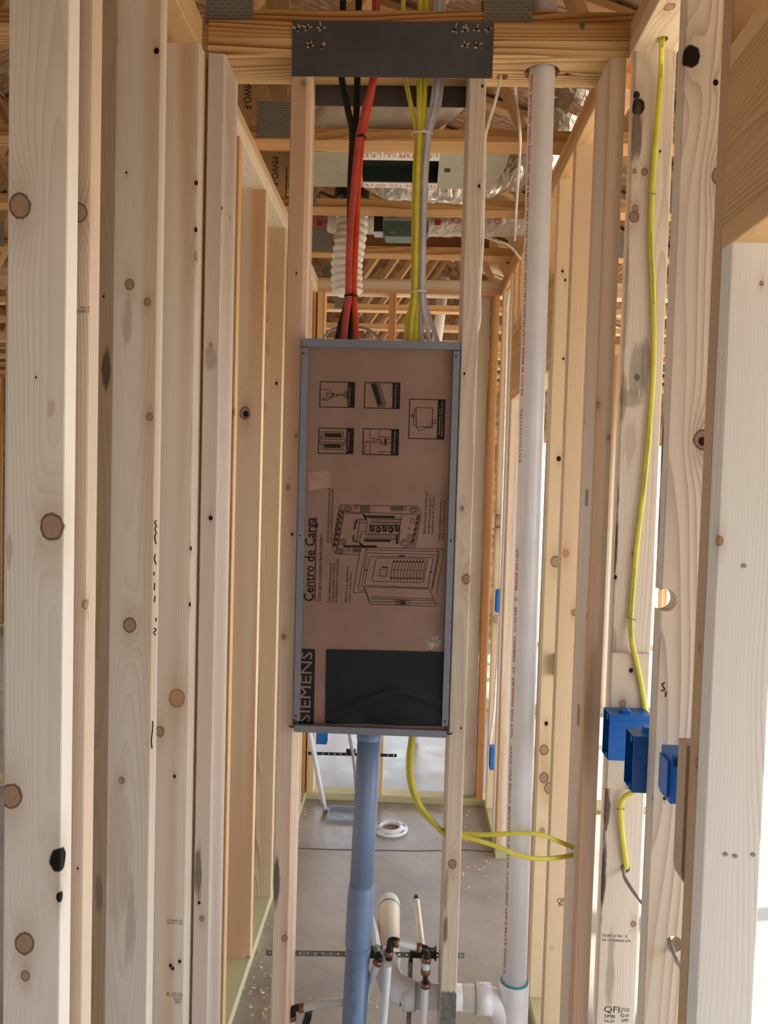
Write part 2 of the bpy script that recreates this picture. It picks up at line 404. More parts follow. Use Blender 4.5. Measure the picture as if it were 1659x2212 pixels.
PX, PYc = .279, 1.889
BORE = [(aY(px, 120, Y).x, Y, r) for px, Y, r in ((738, 1.885, .016), (772, 1.89, .016), (809, 1.873, .018), (868, 1.88, .014), (911, 1.879, .022), (946, 1.876, .022))]
bore = [(Vector((x, y, 2.6)), Vector((x, y, 2.85)), r) for x, y, r in BORE] + [(Vector((PX, PYc, 2.6)), Vector((PX, PYc, 2.85)), .041)]
board('top_plate', (-.492, .462), (D0, D1), (TT-S, TT), 'pine', wc, 'x', wkw=dict(PINE, auto=0), cuts=bore, stains=[('Y', D0, 1258, 52, 10, 8, '2E6A50', .9)])
hole = lambda px, py, Y, r: (aY(px, py, Y).xy.to_3d()+Vector((0, 0, 2.6)), aY(px, py, Y).xy.to_3d()+Vector((0, 0, 2.85)), r)
board('top_plate', (-.492, .462), (D0, D1), (T1, TT-S), 'pine', wc, 'x', wkw=dict(PINE, auto=0, light='E6C48E'),
      cuts=bore+[(aY(1085, 165, 1.91).xy.to_3d()+Vector((0, 0, 2.6)), aY(1085, 165, 1.91).xy.to_3d()+Vector((0, 0, 2.735)), .014)],
      knots=[('Z', T1, 1225, 160, 4, 'b')])
board('bottom_plate', (-.492, .462), (D0, D1), (0, T0), 'treated', wc, 'x')

# --- left wall beside the camera: 2x4 studs
LX = (-.601, -.512)
wl = wall('wall_left', (-.556, 1.0, 0), 'left stud wall nearest the camera, pale lumber')
board('stud', LX, (1.143, 1.143+S), (T0, T1), 0, wl, wkw=dict(PALE, contrast=.34, spacing=.006),
      knots=[('Y', 1.143, 43, 445, 20), ('Y', 1.143, 112, 1138, 23), ('Y', 1.143, 24, 1720, 20), ('Y', 1.143, 53, 2038, 17), ('Y', 1.143, 55, 2108, 8),
             ('Y', 1.143, 129, 1858, 20, 'b'), ('Y', 1.143, 131, 1938, 9, 'b'), ('Y', 1.143, 78, 815, 2, 'b')],
      stains=[('Y', 1.143, 20, 1190, 7, 40, 'A88872', .5), ('Y', 1.143, 112, 880, 9, 22, 'C8AE92', .7)])
board('stud', (-.59, -.499), (1.195, 1.195+S), (T0, T1), 0, wl, wkw=dict(light='D8C2AC', dark='A88872', contrast=.55),
      knots=[('Y', 1.195, 171, 459, 15), ('Y', 1.195, 186, 1306, 8), ('Y', 1.195, 164, 285, 5), ('Y', 1.195, 168, 1876, 2, 'b')])
board('stud', (-.69, -.601), (1.60, 1.60+S), (T0, T1), 0, wl, wkw=dict(light='D8C2A4', dark='A88E70', contrast=.4), knots=[('Y', 1.6, 224, 640, 2, 'b')],
      stains=[('Y', 1.6, 230, 795, 10, 50, '4E463C', .8), ('Y', 1.6, 214, 1930, 8, 40, '8A8070', .6)])
board('stud', LX, (1.55, 1.55+S), (T0, T1), 0, wl, wkw=dict(light='E7DBCB', dark='C4AE98', contrast=.3, tint='F0DCC4'),
      knots=[('Y', 1.55, 280, 614, 9), ('Y', 1.55, 318, 652, 7), ('Y', 1.55, 323, 900, 7), ('Y', 1.55, 280, 1350, 13), ('Y', 1.55, 263, 1686, 6), ('Y', 1.55, 338, 110, 5, 'b'), ('Y', 1.55, 249, 85, 3.5, 'b'), ('Y', 1.55, 273, 373, 2, 'b')],
      stains=[('Y', 1.55, 275, 700, 12, 60, 'A08C7C', .5), ('Y', 1.55, 255, 1840, 30, 160, 'BCA88E', .4), ('Y', 1.55, 282, 2000, 12, 90, '9A9A88', .5)])
board('stud', (-.588, -.499), (1.775, 1.775+S), (T0, T1), 0, wl, wkw=dict(light='E5D8C6', dark='BEA084', contrast=.3, tint='DDB48C'),
      knots=[('Y', 1.775, 424, 395, 4, 'b'), ('Y', 1.775, 424, 496, 4.5, 'b'), ('Y', 1.775, 431, 553, 11, 'p'), ('Y', 1.775, 382, 1508, 16, 'p'), ('Y', 1.775, 414, 1185, 4.5, 'b'), ('Y', 1.775, 412, 1306, 4.5, 'b'), ('Y', 1.775, 377, 1677, 3, 'b'),
             ('Y', 1.775, 368, 2086, 3, 'b'), ('Y', 1.775, 373, 2092, 3, 'b'), ('Y', 1.775, 388, 2077, 3, 'b'), ('Y', 1.775, 345, 1580, 9)])
board('stud', (-.588, -.4985), (1.8145, 1.8145+S), (T0, T1), 'spruce', wl)  # hidden backing stud, added so the narrow gap in front goes dark
board('stud', LX, (.737, .737+S), (T0, T1), 'pale', wl)
board('stud', LX, (.33, .33+S), (T0, T1), 'spruce', wl)
for z0 in (T1, TT-S): board('top_plate', (-.601, -.512+.007), (-.6, 1.815), (z0, z0+S), 'warm', wl, 'y')
board('bottom_plate', (-.601, -.505), (-.6, 1.815), (0, T0), 'treated', wl, 'y')

# --- right wall beside the camera with a doorway near us
RX = (.469, .558)
wr = wall('wall_right', (.513, 1.0, 0), 'right stud wall nearest the camera with a doorway header')
board('stud', RX, (1.79, 1.79+S), (T0, T1), 0, wr, wkw=dict(light='E7DACA', dark='BCA692', contrast=.5), cuts=[(aY(1350, 1876, 1.79)-Vector((0, .03, 0)), aY(1350, 1876, 1.79)+Vector((0, .07, 0)), .0115)],
      knots=[('Y', 1.79, 1378, 230, 13, 'b'), ('Y', 1.79, 1375, 205, 6, 'b'), ('Y', 1.79, 1392, 371, 6), ('Y', 1.79, 1370, 468, 9), ('Y', 1.79, 1372, 450, 6), ('Y', 1.79, 1376, 815, 6, 'b'), ('Y', 1.79, 1371, 370, 4), ('Y', 1.79, 1358, 1684, 5, 'b'),
             ('Y', 1.79, 1370, 1195, 4), ('Y', 1.79, 1329, 1247, 4, 'b'), ('Y', 1.79, 1368, 1996, 5), ('Y', 1.79, 1310, 1700, 4), ('Y', 1.79, 1426, 327, 2, 'b')],
      stains=[('Y', 1.79, 1374, 280, 12, 70, '5A4C42', .8), ('Y', 1.79, 1375, 800, 20, 70, '8E8478', .6), ('Y', 1.79, 1329, 1160, 8, 90, '3E2E26', .85), ('Y', 1.79, 1322, 1290, 5, 40, '5A3A26', .8), ('Y', 1.79, 1324, 1400, 9, 50, '8A8078', .5),
              ('Y', 1.79, 1303, 1890, 7, 90, '3A2418', .9), ('Y', 1.79, 1310, 1740, 8, 60, '4A3426', .85), ('Y', 1.79, 1318, 2100, 8, 90, '7A6E62', .5), ('Y', 1.79, 1353, 660, 8, 100, 'B09A84', .5), ('Y', 1.79, 1345, 860, 10, 60, '9A8270', .7), ('Y', 1.79, 1395, 790, 12, 60, '8A8078', .6), ('Y', 1.79, 1362, 860, 30, 22, '8C7A6A', .55), ('Y', 1.79, 1332, 1080, 7, 50, '7A5E4A', .7), ('Y', 1.79, 1355, 560, 5, 60, '9A8068', .6), ('Y', 1.79, 1360, 960, 14, 60, 'B8A494', .5)])
h1 = aX(1425, 1295, .469); h2 = aY(1455, 2040, 1.459)
board('stud', RX, (1.459, 1.459+S), (T0, T1), 0, wr, wkw=dict(light='E8DCCA', dark='AE8E7C', contrast=.7, spacing=.0085),
      cuts=[(Vector((.478, 1.42, h1.z)), Vector((.478, 1.54, h1.z)), .021), (Vector((h2.x, 1.42, h2.z)), Vector((h2.x, 1.54, h2.z)), .0165)],
      knots=[('Y', 1.459, 1492, 122, 17, 'b'), ('Y', 1.459, 1546, 178, 5, 'b'), ('Y', 1.459, 1556, 380, 15), ('Y', 1.459, 1517, 950, 17), ('Y', 1.459, 1517, 953, 8, 'b'), ('Y', 1.459, 1438, 1616, 2.2, 'b'), ('Y', 1.459, 1407, 1725, 3, 'b'), ('Y', 1.459, 1435, 1725, 3, 'b')],
      stains=[('X', .469, 1431, 960, 6, 70, '241A14', .9), ('X', .469, 1424, 1130, 4, 60, '3A2E26', .8)])
board('king_stud', RX, (1.244, 1.282), (T0, T1), 0, wr, wkw=dict(light='C8A684', dark='9A785A', contrast=.4),
      knots=[('X', .469, 1563, 526, 7), ('X', .469, 1505, 1648, 7), ('X', .469, 1511, 1400, 5)])
board('trimmer_stud', RX, (1.206, 1.244), (T0, 2.105), 0, wr, wkw=dict(light='F0ECE4', dark='CEC4B6', contrast=.6, spacing=.005),
      knots=[('Y', 1.206, 1553, 1168, 9, 'p'), ('Y', 1.206, 1645, 612, 4), ('Y', 1.206, 1640, 2075, 2, 'b')])
board('header_sill', RX, (.2, 1.244), (2.105, 2.143), 'warm', wr, 'y', label='flat board closing the underside of the doorway header')
board('header_board', (.469, .507), (.2, 1.244), (2.143, 2.378), 0, wr, 'y', wkw=dict(light='D2AE80', dark='9A7048', contrast=.8, spacing=.009))
board('header_board', (.52, .558), (.2, 1.244), (2.143, 2.378), 'warm', wr, 'y')
board('header_top_board', RX, (.2, 1.244), (2.378, 2.416), 'warm', wr, 'y')
for y in (.2, .62, 1.03): board('cripple_stud', RX, (y, y+S), (2.416, T1), 'warm', wr)
board('blocking', (.5, .538), (.238, 1.03), (2.416, 2.65), 'warm', wr, 'y')
board('trimmer_stud', RX, (.238, .276), (T0, 2.105), 'pale', wr)
board('king_stud', RX, (.162, .2), (T0, T1), 'spruce', wr)
YH = aZ(1430, 85, T1)
for i, z0 in enumerate((T1, TT-S)):
    board('top_plate', (.462, .562), (-.6, 1.828), (z0, z0+S), 'warm', wr, 'y', wkw=dict(light='E4CFB0', dark='B89468', contrast=.8, spacing=.007) if i == 0 else None,
          knots=[('Z', T1, 1446, 15, 9)] if i == 0 else (), cuts=[(Vector((YH.x, YH.y, 2.6)), Vector((YH.x, YH.y, 2.85)), .013)])
board('bottom_plate', (.469, .558), (1.206, 1.828), (0, T0), 'treated', wr, 'y')

# --- hall behind the panel
HX = (-.604, -.515)
whl = wall('wall_hall_left', (-.56, 3.0, 0), 'left stud wall of the hall behind the panel')
for k in range(5):
    y = 2.2555+.4064*k
    kn = {0: [('Y', y, 508, 890, 6)], 1: [('Y', y, 529, 892, 11), ('Y', y, 531, 894, 6, 'b')], 2: [('Y', y, 597, 828, 3, 'b')]}.get(k, [])
    st = {1: [('Y', y, 540, 2075, 8, 10, '4A4A3A', .6)]}.get(k, [])
    board('stud', HX, (y, y+S), (T0, T1), 0, whl, wkw=[dict(light='D8AE7C', dark='B0804E'), dict(light='E6CEB2', dark='C09C7C', tint='EAC6A0'), dict(light='DCC09A', dark='B08A64', contrast=.7)][min(k, 2)], knots=kn, stains=st)
for z0 in (T1, TT-S): board('top_plate', HX, (1.96, 4.12), (z0, z0+S), 'spruce', whl, 'y')
board('bottom_plate', HX, (1.96, 4.12), (0, T0), 'treated', whl, 'y')

QX = (.44, .529)
whr = wall('wall_hall_right', (.485, 3.0, 0), 'right stud wall of the hall behind the panel with a doorway')
board('stud', QX, (2.28, 2.28+S), (T0, T1), 0, whr, wkw=dict(light='E2C8A6', dark='B8926C', contrast=.6), knots=[('Y', 2.28, 1240, 1323, 6), ('Y', 2.28, 1222, 1195, 7, 'p')])
board('king_stud', QX, (2.53, 2.568), (T0, T1), 0, whr, wkw=dict(light='E2CCA8', dark='BC9C74', contrast=.3),
      knots=[('Y', 2.53, 1207, 991, 5, 'b'), ('Y', 2.53, 1200, 1213, 10), ('Y', 2.53, 1175, 1620, 9), ('Y', 2.53, 1175, 1680, 9), ('Y', 2.53, 1187, 1703, 10), ('Y', 2.53, 1180, 1563, 4, 'b'), ('Y', 2.53, 1171, 1795, 5),
             ('Y', 2.53, 1215, 586, 2.6, 'b'), ('Y', 2.53, 1232, 587, 2.6, 'b'), ('Y', 2.53, 1221, 605, 2.4, 'b'), ('Y', 2.53, 1217, 775, 2.4, 'b'), ('Y', 2.53, 1225, 779, 2.4, 'b')])
board('trimmer_stud', QX, (2.568, 2.606), (T0, 2.105), 'spruce', whr)
board('trimmer_stud', QX, (3.55, 3.588), (T0, 2.105), 'spruce', whr)
board('king_stud', QX, (3.588, 3.626), (T0, T1), 'warm', whr)
board('stud', QX, (4.02, 4.058), (T0, T1), 0, whr, wkw=dict(light='DEC29A', dark='B48E64'), knots=[('Y', 4.02, 1073, 1126, 12), ('Y', 4.02, 1075, 1128, 7, 'p'), ('Y', 4.02, 1071, 1337, 7, 'p')])
board('stud', QX, (3.7, 3.7+S), (T0, T1), 'pale', whr)
board('header_sill', QX, (2.568, 3.588), (2.105, 2.143), 'warm', whr, 'y')
for x0 in (.44, .491): board('header_board', (x0, x0+S), (2.568, 3.588), (2.143, 2.378), 0, whr, 'y', wkw=dict(light='D8AE78', dark='96683C', contrast=.9, spacing=.009))
board('header_top_board', QX, (2.568, 3.588), (2.378, 2.416), 'warm', whr, 'y')
for y in (2.7, 3.05, 3.4): board('cripple_stud', QX, (y, y+S), (2.416, T1), 'warm', whr)
for z0 in (T1, TT-S): board('top_plate', QX, (1.96, 4.12), (z0, z0+S), 'warm', whr, 'y')
board('bottom_plate', QX, (1.96, 2.606), (0, T0), 'treated', whr, 'y')
board('bottom_plate', QX, (3.55, 4.12), (0, T0), 'treated', whr, 'y')

wb = wall('wall_back', (0, 4.16, 0), 'stud wall across the far end of the hall')
for x0, mt in ((-.95, 'spruce'), (-.56, 'warm'), (-.514, 'warm'), (-.142, 'warm'), (.27, 'pale'), (.395, 'warm'), (.80, 'spruce'), (1.2, 'spruce')):
    board('stud', (x0, x0+S), (4.12, 4.209), (T0, T1), mt, wb)
board('stud', (.318, .39), (4.17, 4.208), (T0, T1), 'pale', wb)  # stand-in for a lit sheathing panel; its brightness is in the pale colour
for z0 in (T1, TT-S): board('top_plate', (-3.6, 1.5), (4.12, 4.209), (z0, z0+S), 'spruce', wb, 'x')
board('bottom_plate', (-3.6, 1.5), (4.12, 4.209), (0, T0), 'treated', wb, 'x')
for k in range(6): board('stud', (-1.36-.4064*k, -1.36-.4064*k+S), (4.12, 4.209), (T0, T1), 'spruce', wb)

# --- farther walls of the house, seen between the studs
wf = wall('wall_far', (0, 5.9, 0), 'far stud wall seen through the back wall')
for k in range(17):
    x0 = -4.6+.4064*k
    if -.5 < x0 < .45: continue
    board('stud', (x0, x0+S), (5.9, 5.989), (T0, T1), ('spruce', 'warm', 'pale')[k % 3], wf)
for z0 in (T1, TT-S): board('top_plate', (-4.6, 2.6), (5.9, 5.989), (z0, z0+S), 'warm', wf, 'x')
board('bottom_plate', (-4.6, 2.6), (5.9, 5.989), (0, T0), 'treated', wf, 'x')
board('header_board', (-.56, .48), (5.9, 5.989), (2.105, 2.34), 'pine', wf, 'x')
we = wall('wall_end', (0, 8.3, 0), 'outer end wall of the house with sheathing and window openings')
for k in range(24):
    x0 = -6.1+.4064*k
    board('stud', (x0, x0+S), (8.3, 8.389), (T0, T1), ('spruce', 'warm', 'pine')[k % 3], we)
for z0 in (T1, TT-S): board('top_plate', (-6.1, 2.8), (8.3, 8.389), (z0, z0+S), 'warm', we, 'x')
board('bottom_plate', (-6.1, 2.8), (8.3, 8.389), (0, T0), 'treated', we, 'x')
for x0, x1, z0, z1 in ((-6.1, -3.6, 0, 2.77), (-3.6, -2.4, 0, .9), (-3.6, -2.4, 2.1, 2.77), (-2.4, -1.2, 0, 2.77), (-1.2, .6, 0, .55), (-1.2, .6, 2.2, 2.77), (.6, 1.2, 0, 2.77), (1.2, 2.8, 2.15, 2.77)):
    MB().box((x0+.003, 8.389, z0), (x1-.003, 8.401, z1)).build('sheathing_panel', 'osb', we)
wol = wall('wall_outer_left', (-5.9, 2, 0), 'outer left wall of the house with sheathing and openings')
for k in range(31):
    y0 = -4.1+.4064*k
    board('stud', (-6.05, -5.961), (y0, y0+S), (T0, T1), ('spruce', 'warm')[k % 2], wol)
for z0 in (T1, TT-S): board('top_plate', (-6.05, -5.961), (-4.1, 8.3), (z0, z0+S), 'warm', wol, 'y')
board('bottom_plate', (-6.05, -5.961), (-4.1, 8.3), (0, T0), 'treated', wol, 'y')
for y0, y1, z0, z1 in ((-4.1, -2.5, 0, 2.77), (-2.5, -.6, 2.15, 2.77), (-.6, .6, 0, 2.77), (.6, 3, 0, .6), (.6, 3, 2.2, 2.77), (3, 4.4, 0, 2.77), (4.4, 6.6, 0, .3), (4.4, 6.6, 2.2, 2.77), (6.6, 8.3, 0, 2.77)):
    MB().box((-6.062, y0+.003, z0), (-6.05, y1-.003, z1)).build('sheathing_panel', 'osb', wol)
wor = wall('wall_outer_right', (2.7, 2, 0), 'open outer right wall of the house, posts and top plate plus added light-blocking panels')
for y0 in (-4.0, -2.0, -.2, 1.9, 3.4, 5.4, 7.2, 8.25): board('post', (2.7, 2.789), (y0, y0+.089), (0, T1), 'spruce', wor)
for z0 in (T1, TT-S): board('top_plate', (2.7, 2.789), (-4.1, 8.39), (z0, z0+S), 'warm', wor, 'y')
for y0, y1, z0, z1 in ((-4.1, -2.0, 0, 2.77), (-2.0, -1.1, 0, 2.77), (-1.1, 1.9, 2.3, 2.77), (1.9, 4.4, 2.3, 2.77), (4.4, 6.8, 2.3, 2.77)): MB().box((2.789, y0+.003, z0), (2.801, y1-.003, z1)).build('sheathing_panel', 'osb', wor)  # full-height panels behind the camera are added to cut light on front faces

wof = wall('wall_front_light_block', (-1.7, -4.1, 0), 'unseen wall added behind the camera to cut light, with one doorway')  # added out of view to reduce light from behind the camera
for k in range(22):
    x0 = -6.0+.4064*k
    board('stud', (x0, x0+S), (-4.15, -4.061), (T0, T1), ('spruce', 'warm')[k % 2], wof)
for z0 in (T1, TT-S): board('top_plate', (-6.0, 2.8), (-4.15, -4.061), (z0, z0+S), 'warm', wof, 'x')
for x0, x1, z0, z1 in ((-6.0, -4.2, 0, 2.77), (-4.2, -2.4, 0, 2.77), (-2.4, -1.0, 0, 2.77), (-1.0, .6, 0, 2.77), (.6, 1.7, 2.1, 2.77), (1.7, 2.8, 0, 2.77)):
    MB().box((x0+.003, -4.162, z0), (x1-.003, -4.15, z1)).build('sheathing_panel', 'osb', wof)
# --- roof: trusses across the hall, sheathing above
TY = [1.843+.6096*k for k in range(-8, 12)]
EL, ER, ZR, XR = -6.9, 3.7, 4.75, -1.6
zl = lambda x: 2.861+(x-EL)/(XR-EL)*(ZR-2.861) if x < XR else 2.861+(ER-x)/(ER-XR)*(ZR-2.861)
def slat(name, a, b, w, th, mat, parent):
    """board between two points of a plane of constant y"""
    a, b = Vector(a), Vector(b); d = (b-a); L = d.length; d.normalize(); n = Vector((0, 1, 0)); v = d.cross(n)
    me = board_mesh(th, w, L, .0028, mat)
    if not me.materials: me.materials.append(M[mat])
    R = Matrix((n, -v, d)).transposed()
    if R.determinant() < 0: R = Matrix((n, v, d)).transposed()
    o = bpy.data.objects.new(name, me); put(o, Matrix.Translation((a+b)/2) @ R.to_4x4(), parent); return o
ORD = ['', 'first', 'second', 'third', 'fourth', 'fifth', 'sixth', 'seventh', 'eighth', 'ninth', 'tenth', 'eleventh']
def where(y):
    if abs(y-1.843) < .01: return 'standing on the panel wall'
    if abs(y-2.4526) < .01: return 'first one behind the panel wall'
    if abs(y-3.0622) < .01: return 'second one behind the panel wall'
    if abs(y-3.6718) < .01: return 'third one behind the panel wall'
    return None
for i, y in enumerate(TY):
    w = where(y)
    tr = thing('roof_truss', (-1.6, y+.0445, 2.772), f'wooden roof truss with toothed plates, {w}' if w else (f'wooden roof truss, {ORD[i-8]} one back from the panel wall' if y > 3.7 else f'wooden roof truss, {ORD[8-i]} one forward of the panel wall'), 'truss', 'roof trusses', None)
    near = 1.8 < y < 4.4
    board('bottom_chord', (EL, ER), (y, y+.089), (2.772, 2.810), 'pine' if near else 'warm', tr, 'x')
    ym = y+.0445
    slat('top_chord', (EL, ym, 2.905), (XR, ym, ZR), S, .089, 'web', tr)
    slat('top_chord', (ER, ym, 2.905), (XR, ym, ZR), S, .089, 'web', tr)
    nodes = [(-5.2, -4.4), (-3.6, -4.4), (-3.6, -2.8), (-2.0, -2.8), (-2.0, -1.15), (-.45, -1.15), (-.45, .35), (.95, .35), (.95, 1.8), (2.3, 1.8)]
    for xb, xt in nodes: slat('web', (xb, ym, 2.815), (xt, ym, zl(xt)-.03), S, .089, 'web', tr)
    if i in (9, 10):
        xv = aY(535, 200, y).x if i == 9 else aY(592, 370, y).x
        wv = slat('web', (xv, y+.0195, 2.811), (xv, y+.0195, zl(xv)-.03), .089, S, 'web', tr)
        tm = MB(); py_ = (176, 236) if i == 9 else (338, 402); px_ = 527 if i == 9 else 588
        a_, b_ = aY(px_, py_[0], y-.0006), aY(px_, py_[1], y-.0006)
        text_plane(tm, 'MWO-F', a_, (0, 0, -1), (1, 0, 0), .036, (a_-b_).length); tag(tm.build('stamp', 'mark', wv), kind='stuff')
    for xb in sorted(set(n[0] for n in nodes)) + ([.19] if i == 8 else []):
        for s_ in (-1, 1):
            MB().box((xb-.055, ym+s_*.0455-.001, 2.776), (xb+.055, ym+s_*.0455+.001, 2.885)).build('truss_plate', 'tooth', tr)
rf = wall('roof', (-1.6, 2, 4.8), 'oriented strand board roof sheathing on the trusses'); rf['category'] = 'roof'
for k in range(6):
    y0, y1 = -4.3+2.16*k, -4.3+2.16*(k+1)-.004
    for (xa, za, xb, zb) in ((EL, 2.95, XR, ZR+.045), (ER, 2.95, XR, ZR+.045)):
        for q in range(4):
            p = Vector((xa, 0, za)).lerp(Vector((xb, 0, zb)), q/4); r_ = Vector((xa, 0, za)).lerp(Vector((xb, 0, zb)), (q+1)/4-.001)
            vs = [(e.x, yy, e.z+h) for h in (0, .012) for e in (p, r_) for yy in (y0, y1)]
            MB().add(vs, [(0, 1, 3, 2), (4, 6, 7, 5), (0, 2, 6, 4), (1, 5, 7, 3), (0, 4, 5, 1), (2, 3, 7, 6)]).build('sheathing_panel', 'osb', rf)

for yy, wo in ((8.42, we), (-4.18, wof)):
    vs = [(x, y, z) for y in (yy, yy+.012) for x, z in ((EL, 2.78), (ER, 2.78), (XR, ZR+.03))]
    MB().add(vs, [(0, 1, 2), (5, 4, 3), (0, 3, 4, 1), (1, 4, 5, 2), (2, 5, 3, 0)]).build('gable_panel', 'osb', wo)

for xx, wo in ((2.79, wor), (-6.062, wol)):
    for k in range(5): MB().box((xx, -4.1+2.5*k, TT+.001), (xx+.012, -4.1+2.5*(k+1)-.004, zl(xx)-.02)).build('eave_light_block', 'osb', wo)  # added to close the eaves and keep sky light out of the attic
# ================================================================== electrical panel
PXC, PZ0, PZ1, PF = -.0777, 1.139, 2.0514, 1.803
pnl = thing('electrical_panel', (PXC, 1.85, PZ0), 'grey metal load centre enclosure fixed between two studs', 'electrical panel')
x0, x1 = PXC-.181, PXC+.181
mb = MB()
mb.box((x0, 1.903, PZ0), (x1, 1.905, PZ1))
mb.box((x0, PF+.004, PZ0), (x0+.002, 1.903, PZ1)); mb.box((x1-.002, PF+.004, PZ0), (x1, 1.903, PZ1))
mb.box((x0+.002, PF+.004, PZ0), (x1-.002, 1.903, PZ0+.002)); mb.box((x0+.002, PF+.004, PZ1-.002), (x1-.002, 1.903, PZ1))
mb.build('enclosure', 'gray', pnl)
fl_ = [('top_flange', (x0+.001, PF-.006, PZ1-.018), (x1-.001, PF+.004, PZ1)), ('bottom_flange', (x0+.003, PF-.006, PZ0), (x1-.003, PF+.004, PZ0+.016)),
       ('side_flange', (x0, PF-.002, PZ0+.026), (x0+.0145, PF+.004, PZ1-.021)), ('side_flange', (x1-.0145, PF-.002, PZ0+.026), (x1, PF+.004, PZ1-.021))]
fo = [MB().box(a, b).build(n, 'gray', pnl) for n, a, b in fl_]
for (px, py), par in zip(((655, 763), (985, 770), (648, 1157), (974, 1168), (639, 1546), (961, 1558)), (fo[2], fo[3], fo[2], fo[3], fo[2], fo[3])):
    p = aY(px, py, PF-.002); MB().tube([p+Vector((0, .001, 0)), p-Vector((0, .0012, 0))], .0022, nrm=(1, 0, 0), seg=10).build('screw_hole', 'black', par)
for s_, (px, py) in ((-1, (634, 1568)), (1, (967, 1583))):
    a = aY(px, py, 1.80); mbk = MB(); mbk.tube(cat_rom([a+Vector((-s_*.002, 0, .016)), a, a+Vector((s_*.004, 0, -.003)), a+Vector((s_*.011, -.001, 0))], 4), .0017, seg=8, nrm=(0, -1, .01)); mbk.build('corner_clip', 'blackp', pnl)

# cardboard insert with its print
CY = 1.812
def ysurf(x, z):
    k = min(1, max(0, 1-(z-PZ0-.016)/.11)); u = (x-PXC)/.181
    fold = math.exp(-((z-(1.205+.03*math.sin(u*3.1+.6)+.012*u))/.012)**2)       # a crease across the lower sheet
    dent = mnoise.noise(Vector((x*11, z*16, 3.3)))*.012
    ripple = mnoise.noise(Vector((x*5, z*5, 1)))*.0008
    return CY + ripple + k*dent*.8 - fold*.0055*(.5+.5*math.cos(u*2.2)) + k*k*.004
def pc(px, py, off=.0006):
    p = aY(px, py, CY); p.y = ysurf(p.x, p.z)-off; return p
card = thing('cardboard_insert', (PXC, CY, PZ0+.016), 'brown printed cardboard cover sheet pressed into the open panel', 'cardboard')
def sheet(xa, xb, za, zb, nx, nz, off, thick):
    vs = []; fs = []
    for s_ in (0, 1):
        for j in range(nz+1):
            for i in range(nx+1):
                x, z = xa+(xb-xa)*i/nx, za+(zb-za)*j/nz; vs.append((x, ysurf(x, z)-off+s_*thick, z))
    n = (nx+1)*(nz+1)
    for j in range(nz):
        for i in range(nx):
            a = j*(nx+1)+i; fs += [(a, a+1, a+nx+2, a+nx+1), (n+a, n+a+nx+1, n+a+nx+2, n+a+1)]
    return MB().add(vs, fs)
sheet(x0+.004, x1-.004, PZ0+.004, PZ1-.004, 60, 170, 0, .004).build('sheet', 'card', card, True)
def patch(pts, off, mat, name, n=14):
    """printed patch between four pixel corners (top left, top right, bottom right, bottom left)"""
    a, b, c, d = [aY(px, py, CY) for px, py in pts]; vs = []
    for j in range(n+1):
        for i in range(n+1):
            p = a.lerp(b, i/n).lerp(d.lerp(c, i/n), j/n); p.y = ysurf(p.x, p.z)-off; vs.append(p)
    fs = [(j*(n+1)+i, j*(n+1)+i+1, (j+1)*(n+1)+i+1, (j+1)*(n+1)+i) for j in range(n) for i in range(n)]
    return MB().add(vs, fs).build(name, mat, card, True)
blk = patch([(705, 1402), (960, 1408), (957, 1569), (702, 1563)], .0016, 'inkblock', 'printed_block', 60); blk['label'] = 'large black printed rectangle on the cardboard'
patch([(649, 1401), (681, 1402), (678, 1564), (645, 1563)], .0016, 'inkblock', 'printed_band', 60)
def ptext(mb, s, px, py, px2, py2, size_px, off=.0007, bold=0):
    """text reading upward, from (px,py) to (px2,py2)"""
    vs, fs = text_geo(s, 1.0, bold=bold or .006); L = max(v[0] for v in vs)
    ux, uy = (px2-px)/L, (py2-py)/L; n = math.hypot(px2-px, py2-py); vx, vy = (py2-py)/n*size_px, -(px2-px)/n*size_px
    mb.add([pc(px+ux*v[0]+vx*v[1], py+uy*v[0]+vy*v[1], off) for v in vs], fs)
mb = MB(); ptext(mb, 'SIEMENS', 669, 1561, 675, 1408, 34, .0024, .001); lg = mb.build('lettering', 'card', card); lg['label'] = 'cardboard-coloured capital lettering in the black band'
mb = MB(); ptext(mb, 'Centro de Carga', 677, 1300, 681, 1118, 30, bold=.012)
mb.build('title', 'ink', card)
mt_ = MB()
for s, a, b, c, d, sz in (('Listo para conexión rápida a neutro', 693, 1298, 697, 1154, 11),
        ('El tornillo de fijación posicionado permite', 710, 1172, 714, 1054, 7), ('una unión instantánea una vez apretado', 717, 1172, 721, 1056, 7),
        ('Tapa moldeada con puerta de', 713, 1302, 717, 1216, 7.5), ('longitud completa y Cubierta', 721, 1302, 724, 1217, 7.5), ('de combinación al radioaperfilar', 728, 1302, 732, 1206, 7.5),
        ('Ganchos en la tapa permite', 749, 1302, 753, 1223, 7.5), ('instalar a manos libres!', 757, 1302, 760, 1236, 7.5),
        ('Barras Neutrales Insta-Wire con', 919, 1153, 924, 1061, 7.5), ('tornillos listos para apretar =', 928, 1154, 932, 1070, 7.5), ('instalación en un solo paso!', 936, 1153, 939, 1072, 7.5),
        ('Guías en las Barras Neutrales', 951, 1167, 955, 1082, 7.5), ('hacen la instalación más fácil!', 959, 1167, 962, 1080, 7.5)):
    ptext(mt_, s, a, b, c, d, sz)
tag(mt_.build('small_print', 'inkthin', card), kind='stuff')
